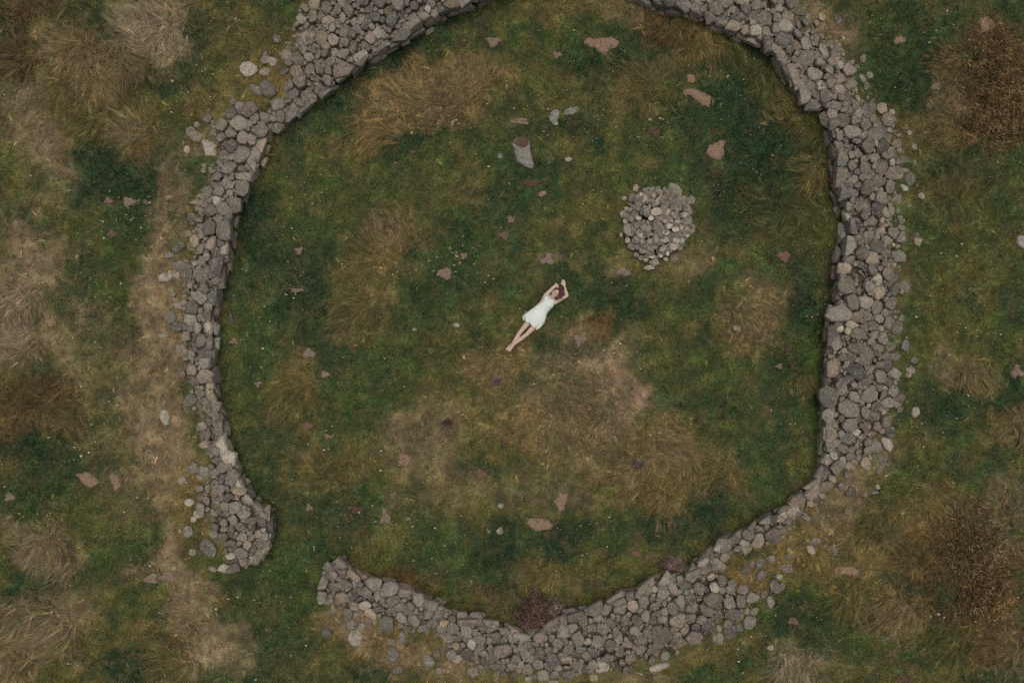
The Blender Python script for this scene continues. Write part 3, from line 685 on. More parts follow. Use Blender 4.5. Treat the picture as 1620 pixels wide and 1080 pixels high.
for k, w in WALLS.items():
    root = wall_root[k]; o0 = np.array(root.location)
    st = sorted(w['stones'], key=lambda s_: -s_[0])
    for ar, me, loc, col in st[:298]:
        o = link('stone', me, None, root, loc - root.location); o.color = (*col, 1)
    if len(st) > 298:
        bm = bmesh.new()
        for ar, me, loc, col in st[298:]:
            me.transform(Matrix.Translation(loc - root.location)); bm.from_mesh(me)
        me = bpy.data.meshes.new('small_stones'); bm.to_mesh(me); bm.free(); me.materials.append(M_STONE)
        o = link('small_stones', me, None, root); o.color = (*STONE_GREY, 1); o['kind'] = 'stuff'
    items = []
    G = w['G']; ns = G.shape[0]
    area = np.linalg.norm(w['O'] - w['P'], axis=1).mean() * ns * .12
    for _ in range(int(area * 110)):
        si = random.randrange(ns); ti = random.randrange(1, 25); p = G[si, ti]
        r = random.uniform(.028, .065)
        items.append((p[0] + random.uniform(-.06, .06), p[1] + random.uniform(-.06, .06), p[2] - random.uniform(.01, .08), r))
    V, F = join_templates(items, o0)
    o = link('rubble', new_mesh('rubble', V, F, flat=True), M_STONE, root); o.color = (*(STONE_GREY * .95), 1); o['kind'] = 'stuff'
    # earth and hearting in the middle of the wall
    prof = []
    for i in range(ns):
        pr = [np.array((*(w['P'][i] + (w['O'][i] - w['P'][i]) * .10), -.15))]
        for q in range(1, 25, 3):
            p = G[i, q].copy(); p[2] -= .10; pr.append(p)
        p = G[i, -1].copy(); p[2] -= .18; pr.append(p)
        e = G[i, -1].copy(); e[2] = -.15; pr.append(e)
        prof.append(pr)
    prof = np.array(prof) - o0; m = prof.shape[1]
    ii = np.arange(ns * m).reshape(ns, m)
    a, b, c, d = ii[:-1, :-1].ravel(), ii[1:, :-1].ravel(), ii[1:, 1:].ravel(), ii[:-1, 1:].ravel()
    F = [np.stack([a, b, c], 1), np.stack([a, c, d], 1)]
    for row in (ii[0], ii[-1]):
        F.append(np.array([[row[0], row[q], row[q + 1]] for q in range(1, m - 1)]))
    link('earth_core', new_mesh('earth_core', prof.reshape(-1, 3), np.concatenate(F)), M_CORE, root)

# ------------------------------------------------------------------ cairn
cairn = bpy.data.objects.new('cairn', None); C.objects.link(cairn)
cz = float(terrain(*CAIRN)); cairn.location = (CAIRN[0], CAIRN[1], cz)
tag(cairn, 'round cairn of pale and grey stones heaped on the turf', 'cairn')
CA = [(1037,360,9,10),(1035,338,9,7),(1058,307,9,10),(1070,299,13,8,40),(1094,313,8,9),(1050,324,8,9),(1040,319,12,5,-50),(1003,313,10,8),(997,362,12,10),(1020,359,9,9),(1086,329,8,9),(1084,350,10,6),(1003,388,11,7),(1018,394,8,8),(1036,414,10,6,-10),(1030,422,10,4,-10),(1068,407,7,8),(1022,316,7,6),(1022,302,5,5),(1007,296,5,6),(989,338,7,6),(1020,339,6,6),(1064,343,6,6),(1062,330,5,4),(1068,334,4,4),(1081,341,6,6),(1014,374,6,4),(1032,373,5,3),(1051,370,6,4),(994,379,5,5),(984,370,3,5),(1069,373,5,5),(1068,382,6,5),(1067,319,8,6),(1055,360,6,5,-25),(1052,340,6,8),(1069,353,5,5),(1066,365,6,5),(1027,382,7,5),(1036,381,6,5),(1050,380,8,5,-15),(1036,391,5,4),(1047,394,5,5),(1030,396,5,5),(1066,390,7,6),(1009,331,5,5),(1004,339,6,5),(991,349,5,4),(1046,404,4,4),(1030,404,6,5),(1085,362,5,5),(989,312,4,4),(1010,325,6,4),(1083,323,4,4),(1008,347,5,4)]
cp = Packer()
for e in CA:
    X, Y = at(e[0], e[1], .2); cp.try_add(X, Y, e[2] * S, e[3] * S, -R(e[4] if len(e) > 4 else 0), None, tight=.6)
for _ in range(1500):
    an, q = random.random() * 6.28, math.sqrt(random.random()); r = random.uniform(2.8, 4.6)
    X, Y = at(1038 + 52 * q * math.cos(an), 355 + 58 * q * math.sin(an), .2)
    cp.try_add(X, Y, r * S * random.uniform(1, 1.3), r * S, random.random() * 3, None, tight=.92)
def cairn_z(x, y):
    d = math.hypot((x - CAIRN[0]) / .82, (y - CAIRN[1]) / .9)
    return .36 * max(0, 1 - d ** 2.2)
for i, q, ar in cp.cells(grow=1.12, gap=.95):
    X, Y = cp.x[i], cp.y[i]; r = math.sqrt(ar / math.pi)
    me = hull_mesh(stone_points(q, max(.09, r * 1.5), .16)); me.materials.append(M_STONE)
    zt = cairn_z(X, Y) + r * .35 + random.gauss(0, .02) + (.03 if r < .09 else 0)
    o = link('stone', me, None, cairn, (X - CAIRN[0], Y - CAIRN[1], zt))
    o.color = (*(stone_colour(.34) * 1.3 if r < .11 else stone_colour(.05) * 1.1), 1)
items = []
for _ in range(420):
    an, q = random.random() * 6.28, math.sqrt(random.random()) * .8
    x, y = q * math.cos(an), q * math.sin(an)
    items.append((x, y, cairn_z(x + CAIRN[0], y + CAIRN[1]) + random.uniform(-.02, .03), random.uniform(.04, .09)))
V, F = join_templates(items, np.zeros(3))
o = link('rubble', new_mesh('rubble', V, F, flat=True), M_STONE, cairn); o.color = (.22, .195, .165, 1); o['kind'] = 'stuff'

# ------------------------------------------------------------------ loose boulders
def loose(px, py, rx, ry, rot, label, cat='stone', name='loose_stone', h=None, col=None, pts=None):
    X, Y = at(px, py); z = float(terrain(X, Y)); 
    if pts is not None:
        q = np.stack(at(*np.array(pts, float).T), 1) - np.array((X, Y))
    else:
        k = random.choice((7, 8, 9)); ph = random.random() * 6
        q = np.array([(rx * math.cos(ph + 6.283 * (i + random.uniform(-.25, .25)) / k), ry * math.sin(ph + 6.283 * (i + random.uniform(-.25, .25)) / k)) for i in range(k)])
        c_, s_ = math.cos(-R(rot)), math.sin(-R(rot)); q = np.c_[q[:, 0] * c_ - q[:, 1] * s_, q[:, 0] * s_ + q[:, 1] * c_] * S
    r = math.sqrt(abs(q[:, 0]).max() * abs(q[:, 1]).max())
    d = h * 2 if h else min(.3, max(.06, r * 1.3))
    me = hull_mesh(stone_points(q, d, .06)); me.materials.append(M_STONE)
    o = link(name, me, None, None, (X, Y, z + d * .36)); o.color = (*(col if col is not None else stone_colour(.1)), 1)
    tag(o, label, cat, 'loose stones lying in the grass'); return o
G_ = (.235, .225, .21); PALE = (.30, .27, .23); TANS = (.26, .19, .14)
bo = loose(827,244,0,0,0,'tall wedge-shaped grey boulder with a reddish brown end in the green turf','boulder','boulder',.09,G_,[(812,234),(838,231),(841,246),(845,262),(843,268),(834,265),(818,257),(816,247)])
def slab(name, pts, d, dz, mat, parent, col=None):
    X, Y = at(827, 244); q = np.stack(at(*np.array(pts, float).T), 1) - np.array((X, Y))
    me = hull_mesh(stone_points(q, d, .03, .85)); me.materials.append(mat)
    o = link(name, me, None, parent, (0, 0, dz)); o.color = (*(col or G_), 1); return o
slab('upper_block', [(809,228),(816,219),(826,218),(838,221),(839,233),(828,240),(816,238)], .2, .006, M_STONE, bo)
cr = slab('red_crust', [(813,226),(818,219),(827,218),(838,221),(836,230),(829,235),(820,231)], .06, .022, M_DUNG_DARK, bo); cr['label'] = 'reddish brown crusted end'
loose(877,184,12,8,-60,'left one of two flat grey boulders sunk above the wedge-shaped boulder','boulder','boulder',.07,G_)
loose(904,176,13,6,-22,'right one of two flat grey boulders sunk above the wedge-shaped boulder','boulder','boulder',.06,G_)
loose(878,194,6,5,40,'small pale stone touching the two flat grey boulders',col=PALE)
loose(791,247,5,4,0,'small white-topped stone just left of the wedge-shaped boulder',col=PALE)
loose(899,253,6,4,0,'pale pebble-like stone right of the wedge-shaped boulder',col=PALE)
loose(858,307,7,4.5,-20,'tan oval stone at the end of a brown dung trail',col=TANS)
for a in [(397,115,15,13,10,'broad flat grey stone farthest left in the collapsed wall gap'),(410,147,14,7,35,'long tan stone lying beside the triangular stone in the collapsed gap'),(428,146,15,13,40,'triangular grey stone in the collapsed gap of the wall'),
          (422,90,3.5,7,5,'thin upright pale sliver of stone left of the collapsed wall'),(435,102,7,8,0,'small square grey stone on the bank left of the collapsed wall'),(457,92,9,10,0,'rounded grey stone at the tail of the collapsed wall'),(453,117,8,7,0,'grey stone on the bank below the rounded tail stone'),(472,121,8,6,20,'flat grey stone closest to the wall in the collapsed gap')]:
    loose(*a)
for a in [(338,861,17,12,48,'large oval grey boulder outside the rounded end of the west wall'),(322,809,9,7,0,'rounded grey stone on the bank above the large oval boulder'),(313,817,5,5,0,'small grey stone touching the rounded bank stone'),(305,836,8,10,0,'half-buried grey stone on the bank left of the large oval boulder'),
          (306,791,8,6,0,'flat grey stone on the tan bank beside the west wall'),(293,757,6,8,30,'pinkish grey stone in the tan bank near the dirt track'),(342,895,7,4,30,'small grey slab below the large oval boulder'),(311,869,6,6,0,'mossy stone sunk in green grass below the bank'),
          (266,659,8,13,-20,'flat grey slab sunk in the tan track beside the west wall'),(265,531,7,4,0,'bright white stone at the outer foot of the west wall'),(286,395,6,6,0,'round stone in the dark moss by the west wall'),(270,440,12,7,-10,'flat grey stone lying out from the west wall onto the track'),
          (299,238,5,6,20,'small pale grey stone outside the upper west wall'),(317,201,5,4,0,'tiny grey stone in green grass outside the upper west wall'),(316,220,11,9,20,'sunken grey stone by the tumbled outer edge of the west wall')]:
    loose(*a)
loose(366,503,6,9,0,'pointed grey stone on the grass inside the west wall',pts=[(366,493),(369,500),(372,511),(366,513),(359,511),(362,502)])
for a in [(1443,651,6,9,0,'pale wedge-shaped stone standing clear of the east wall',PALE),(1442,569,7,6,0,'grey stone a step outside the east wall',None),(1433,591,5,6,0,'tan rounded stone at the outer foot of the east wall',TANS),(1445,384,7,7,0,'round grey stone just outside the upper east wall',None),
          (1427,546,6,9,0,'dark grey stone sunk at the outer edge of the east wall',(.17,.17,.17)),(1372,122,6,6,0,'white-edged stone outside the curved north east wall',PALE),(1360,125,5,4,0,'small pale stone beside the white-edged stone',PALE),(1362,99,5,4,0,'little grey stone outside the curved north east wall',None),(1435,212,4,4,0,'small pale stone in straw outside the curved wall',PALE),
          (1381,767,4,4,0,'tiny white stone outside the lower end of the east wall',PALE),(1361,779,4,4,0,'small grey stone near the tiny white stone',None),(1378,776,7,3,0,'dark flat stone next to the tiny white stone',(.17,.17,.17)),(1614,383,9,11,0,'pale grey boulder cut by the right edge of the picture',PALE),
          (1167,520,7,6,0,'pale stone in the straw patch left of the east wall',PALE),(1153,524,5,4,0,'smaller tan stone beside the pale stone in straw',TANS),(1241,551,0.1,0.1,0,'',None),
          (1231,910,6,5,0,'pale stone at the foot of the tan bank',PALE),(1236,925,6,7,0,'grey stone below the pale one at the foot of the bank',None),(1182,900,0.1,.1,0,'',None),
          (791,838,5,6,20,'white stone left of the broad oval soil patch',PALE),(792,799,5,4,0,'pale stone above the white one near the soil patch',PALE),(722,514,6,4,15,'pale stone on the turf left of the woman',PALE),(656,521,3.5,2.5,0,'small white stone at the left of the pale turf stone',PALE),
          (1041,1049,18,6,-18,'long whitish slab at the outer edge of the south wall',PALE),(630,1056,8,6,0,'rounded stone in the grass below the tan south bank',None),(1218,1023,6,5,0,'pale stone lying in the grass below the south wall',PALE),(512,938,5,8,10,'white-lichened stone at the entrance end of the south wall',PALE)]:
    if a[2] < 1: continue
    loose(*a[:6], col=a[6])
loose(1043,10,12,9,0,'',col=G_) if False else None

# ------------------------------------------------------------------ bare soil
for lab, pts in SOIL_PATCH:
    q = np.array(pts, float); c0 = q.mean(0)
    X, Y = at(*c0); z = float(terrain(X, Y))
    P = np.stack(at(*q.T), 1)
    # finer ragged outline
    n = len(P); out = []
    for i in range(n):
        a_, b_ = P[i], P[(i + 1) % n]
        for t in (0, .33, .66):
            out.append(a_ + (b_ - a_) * t + np.array((random.gauss(0, .012), random.gauss(0, .012))))
    out = np.array(out); cc = out.mean(0)
    V, F = [], []; m = len(out)
    for lv, (sc_, dz) in enumerate(((1.05, -.03), (.95, .004), (.72, .016), (.4, .016))):
        for p in out:
            w_ = cc + (p - cc) * sc_
            V.append((w_[0] - X, w_[1] - Y, float(terrain(*w_)) - z + dz + random.gauss(0, .006)))
    V.append((cc[0] - X, cc[1] - Y, .022))
    for lv in range(3):
        for i in range(m):
            a_, b_ = lv * m + i, lv * m + (i + 1) % m
            F += [(a_, b_, b_ + m), (a_, b_ + m, a_ + m)]
    for i in range(m): F.append((3 * m + i, 3 * m + (i + 1) % m, 4 * m))
    o = link('soil_patch', new_mesh('soil_patch', V, F), M_SOIL, None, (X, Y, z))
    tag(o, lab, 'bare soil', 'bare soil patches in the turf')

# ------------------------------------------------------------------ dry dung and clods
DUNG = [(704,432,13,11,0,'pale crumbling dung pat beside a white flecked green patch'),(733,405,6,5,0,'small pale dung pat above right of the crumbling one'),(1240,406,12,11,1,'reddish brown dung pat near the inner foot of the east wall'),(488,673,9,8,1,'rounded orange brown clod in the lower left grass'),(521,690,9,4,0,'thin pale clod right of the orange brown clod'),
 (866,411,12,11,0,'tan dung pat above the woman'),(797,372,10,8,1,'brown dung pat at the bend of a green patch'),(808,347,7,7,0,'small brown pat above another dung pat'),(205,320,13,9,0,'wide crumbly dung pat outside the west wall'),(171,317,8,6,0,'three pale clods beside the wide crumbly pat'),(178,370,8,7,1,'dark brown dung pat below the wide crumbly pat'),(231,320,5,4,0,'round pale clod nearest the track beside the wide pat'),
 (490,559,12,10,0,'greyish clod in dark green grass inside the west wall'),(515,592,8,7,0,'pale clod at the lower right of the greyish clod'),(469,459,11,4,0,'thin tan clod in grass right of the west wall'),(410,607,6,5,0,'small tan clod close to the west wall'),(760,748,10,8,1,'brown dung pat under three white flecks'),(609,818,9,14,0,'pinkish crumbled dung pat in the lower left interior'),(563,806,12,8,2,'dark brown crumbled pat left of the pinkish one'),(646,820,6,3,0,'flat pale clod right of the pinkish pat'),
 (733,71,8,5,2,'rust brown pat in dark green grass under the north west wall'),(881,90,8,6,0,'pale tan pat right of the fallen twig pile'),(1036,212,10,8,2,'dark brown dung pat ringed by pale clods'),(840,290,18,7,2,'long brown trail of dung below the wedge-shaped boulder'),(822,193,18,6,0,'row of tan clods above the wedge-shaped boulder'),(1247,551,5,6,2,'dark reddish clod near the east wall'),(1233,579,5,5,0,'round orange clod below the dark reddish one'),(1252,620,4,6,1,'small brown clod beside yellow green grass'),
 (917,538,12,11,0,'pinkish grey dung pat right of the woman'),(985,430,13,9,0,'flat tan pat below the cairn'),(1480,137,7,6,0,'pale pat on grass outside the north east wall'),(1005,874,8,6,1,'brown clod near the small purple heather'),(1025,880,6,5,1,'brown clod touching the small heather'),(1376,860,7,8,1,'rusty clod outside the south east bank'),(1253,982,10,7,1,'orange brown clod in grass below the south wall'),(1425,1072,14,8,2,'dark clod with white stones at the bottom edge'),(15,786,9,8,0,'pale clod at the left edge'),
 (240,915,14,9,0,'pale clods where the track meets green grass'),(268,910,16,9,0,'pale crumbled earth on the track below the west wall'),(345,715,0,0,0,''),(1605,588,12,12,0,'pinkish crumbled earth by the right edge'),(1122,108,7,4,2,'dark red clod above the small round soil patch'),(1538,350,0,0,0,''),(780,68,14,9,0,'crumbled twig-like dung pile below the north west wall'),(785,603,0,0,0,''),(1515,572,0,0,0,''),(472,396,8,6,0,'faint tan pat inside the west wall'),(490,802,6,5,0,'small pale pat near the entrance gap'),(372,540,7,6,0,'faint brown pat at the inner foot of the west wall')]
def lump(rx, ry, seed):
    g = random.Random(seed); V, F = [], []; m = 14; hmax = min(.07, .35 * min(rx, ry) + .02)
    ph = g.random() * 6
    rad = [1 + .28 * math.sin(3 * q * 6.283 / m + ph) + g.uniform(-.2, .2) for q in range(m)]
    for sc_, dz in ((1.0, -.03), (.93, .35), (.68, .8), (.34, .95)):
        for q in range(m):
            an = q * 6.283 / m
            V.append((rx * rad[q] * sc_ * math.cos(an), ry * rad[q] * sc_ * math.sin(an), hmax * dz * g.uniform(.6, 1.25) if dz > 0 else dz))
    V.append((0, 0, hmax * g.uniform(.6, 1)))
    for lv in range(3):
        for i in range(m):
            a_, b_ = lv * m + i, lv * m + (i + 1) % m
            F += [(a_, b_, b_ + m), (a_, b_ + m, a_ + m)]
    for i in range(m): F.append((3 * m + i, 3 * m + (i + 1) % m, 4 * m))
    V = np.array(V); F = np.array(F)
    items = []
    for _ in range(16):
        q_ = g.randrange(m); k_ = g.uniform(.45, 1.0) * rad[q_]; items.append((rx * k_ * math.cos(q_ * 6.283 / m), ry * k_ * math.sin(q_ * 6.283 / m), hmax * (1 - .6 * k_ / rad[q_]), g.uniform(.014, .03)))
    V2, F2 = join_templates(items, np.zeros(3))
    return np.concatenate([V, V2]), np.concatenate([F, F2 + len(V)])
for i, (x, y, rx, ry, dark, lab) in enumerate(DUNG):
    if rx == 0: continue
    X, Y = at(x, y); z = float(terrain(X, Y))
    V, F = lump(rx * S * .85, ry * S * .85, i)
    o = link('dung_pat', new_mesh('dung_pat', V, F, flat=True), (M_DUNG, make_earth_mat('brown_dung', (.20, .125, .085), 60) if i == 2 else bpy.data.materials.get('brown_dung') or M_DUNG, M_DUNG_DARK)[dark], None, (X, Y, z + .012))
    tag(o, lab, 'dung', 'dry dung and clods on the turf')
    SOILMASK |= (np.hypot((GX - X) / (rx * S * .8), (GY - Y) / (ry * S * .8)) < 1)

# ------------------------------------------------------------------ blades
def ribbons(root, az, L, t0, t1, width, col, nseg, tipcol=1.1):
    """curved tapering blades; returns vertices, triangles, colours"""
    N = len(L); P = root.astype(float).copy()
    dirx, diry = np.cos(az), np.sin(az); sx, sy = -diry, dirx
    V, Cc = [], []
    for k in range(nseg + 1):
        wk = width * (1 - k / nseg) * .5 if nseg > 1 else width * .5 * (1 - k)
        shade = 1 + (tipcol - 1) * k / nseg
        if k < nseg:
            V.append(np.stack([P[:, 0] + sx * wk, P[:, 1] + sy * wk, P[:, 2]], 1))
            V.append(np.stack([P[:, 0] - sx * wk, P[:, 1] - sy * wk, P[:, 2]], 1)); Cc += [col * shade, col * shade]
            a = t0 + (t1 - t0) * (k + .5) / nseg
            P = P + np.stack([dirx * np.sin(a), diry * np.sin(a), np.cos(a)], 1) * (L / nseg)[:, None]
        else:
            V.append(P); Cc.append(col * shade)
    nv = 2 * nseg + 1
    Vv = np.stack(V, 1).reshape(-1, 3); Cv = np.stack(Cc, 1).reshape(-1, 3)
    base = (np.arange(N) * nv)[:, None]; T = []
    for k in range(nseg - 1):
        T.append(base + np.array([2 * k, 2 * k + 1, 2 * k + 3])); T.append(base + np.array([2 * k, 2 * k + 3, 2 * k + 2]))
    T.append(base + np.array([2 * nseg - 2, 2 * nseg - 1, 2 * nseg]))
    return Vv, np.concatenate(T), Cv
def jitter_col(c, s=.25, hue=.08):
    n = len(c); return np.clip(c * np.exp(rng.normal(0, s, n))[:, None] * np.exp(rng.normal(0, hue, (n, 3))), .004, .8)

# the woman's outline keeps blades from growing through her
BODYSEG = [((847,508),(862,480),.17),((870,472),(880,462),.10),((843,512),(828,527),.10),((828,527),(809,547),.06),((809,547),(805,555),.04),
           ((864,466),(880,450),.045),((880,450),(882,457),.04),((878,480),(897,468),.045),((897,468),(893,452),.04),((893,452),(891,445),.04),((833,506),(850,514),.17),((886,463),(892,462),.07)]
BODYMASK = np.zeros(GX.shape, bool)
for a_, b_, r in BODYSEG:
    BODYMASK |= line_dist(GX, GY, np.array([at(*a_), at(*b_)])) < r - .03
BODYNEAR = np.zeros(GX.shape)
keep = DEN * np.where(SOILMASK, .17, 1) * np.where(BODYMASK, 0, 1) * np.where(cd < .55, .15, 1)
keep = keep * np.where(WALLMASK, .25, 1)
KEEPF = keep

# short turf
N = 1250000
x = rng.uniform(gx[0] + .1, gx[-1] - .1, N); y = rng.uniform(gy[0] + .1, gy[-1] - .1, N)
edge = np.maximum(np.abs(x) - 12.2, np.abs(y) - 8.3); kp = np.exp(-np.clip(edge, 0, 9) * 1.2)
ok = rng.random(N) < lookup(KEEPF, x, y) * kp
x, y = x[ok], y[ok]; n = len(x)
ln = lookup(LEN, x, y)
az = rng.uniform(0, 6.283, n) * .5 + 6.283 * fbm(x / .5, y / .5, 91, 3) * 2
cb = jitter_col(lookup(COL, x, y), .30, .09)
cb *= np.exp((vnoise(x / .055, y / .055, 131) - .5) * 1.2 + (vnoise(x / .13, y / .13, 133) - .5) * .7)[:, None]
dry = rng.random(n) < .07; cb[dry] = jitter_col(np.tile(K('straw') * 1.15, (dry.sum(), 1)), .25)
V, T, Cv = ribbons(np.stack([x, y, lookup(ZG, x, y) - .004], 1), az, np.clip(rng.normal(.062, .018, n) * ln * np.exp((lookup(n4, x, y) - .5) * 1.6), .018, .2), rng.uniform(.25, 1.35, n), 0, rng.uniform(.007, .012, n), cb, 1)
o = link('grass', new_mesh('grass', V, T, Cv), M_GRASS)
tag(o, 'short green and olive moorland turf covering the ground', 'grass', kind='stuff')

# long dry blades lying over the straw-coloured ground
N = 60000; per = 6
x = rng.uniform(gx[0] + .1, gx[-1] - .1, N); y = rng.uniform(gy[0] + .1, gy[-1] - .1, N)
ok = rng.random(N) < np.clip(lookup(STRAW, x, y) * .75 + .03, 0, .9) * (lookup(KEEPF, x, y) > .05) * (~(lookup(WALLMASK.astype(float), x, y) > .1)) * (lookup(BODYMASK.astype(float), x, y) < .05)
pn = np.hypot(x - pcx, y - pcy); ok &= pn > .3
ok &= np.maximum(np.abs(x) - 13, np.abs(y) - 9) < 0
x, y = x[ok], y[ok]; nl = len(x); zl = lookup(ZG, x, y)
lc = jitter_col(lookup(COL, x, y) * .5 + K('straw') * .6, .48, .08)
# grass creeping over the outer backs of the walls
pick = np.nonzero((TABT > .62) & (rng.random(len(TABT)) < .55 * smooth(.55, 1.0, TABT)))[0]
pick = np.concatenate([pick] * 3)
x = np.r_[x, TAB[pick, 0] + rng.normal(0, .05, len(pick))]; y = np.r_[y, TAB[pick, 1] + rng.normal(0, .05, len(pick))]; zl = np.r_[zl, TAB[pick, 2] - .05]
lc = np.concatenate([lc, jitter_col(np.tile(K('yel') * .8 + K('tan') * .1, (len(pick), 1)), .4, .1)]); nl = len(x)
az = np.repeat(6.283 * fbm(x / .55, y / .55, 101, 3) * 2.4 + rng.normal(0, .8, nl), per); n = nl * per
az = az + rng.normal(0, .2, n)
cb = np.repeat(lc, per, 0) * np.exp(rng.normal(0, .15, n))[:, None]
x = np.repeat(x, per) + rng.normal(0, .014, n); y = np.repeat(y, per) + rng.normal(0, .014, n)
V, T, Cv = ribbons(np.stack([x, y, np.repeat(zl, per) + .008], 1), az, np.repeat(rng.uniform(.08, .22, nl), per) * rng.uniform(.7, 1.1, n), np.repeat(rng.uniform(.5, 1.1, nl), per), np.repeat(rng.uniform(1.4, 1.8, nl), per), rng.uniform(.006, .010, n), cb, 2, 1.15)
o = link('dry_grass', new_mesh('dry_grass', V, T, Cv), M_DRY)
tag(o, 'long dry straw-coloured grass lying over the bleached patches', 'dry grass', kind='stuff')

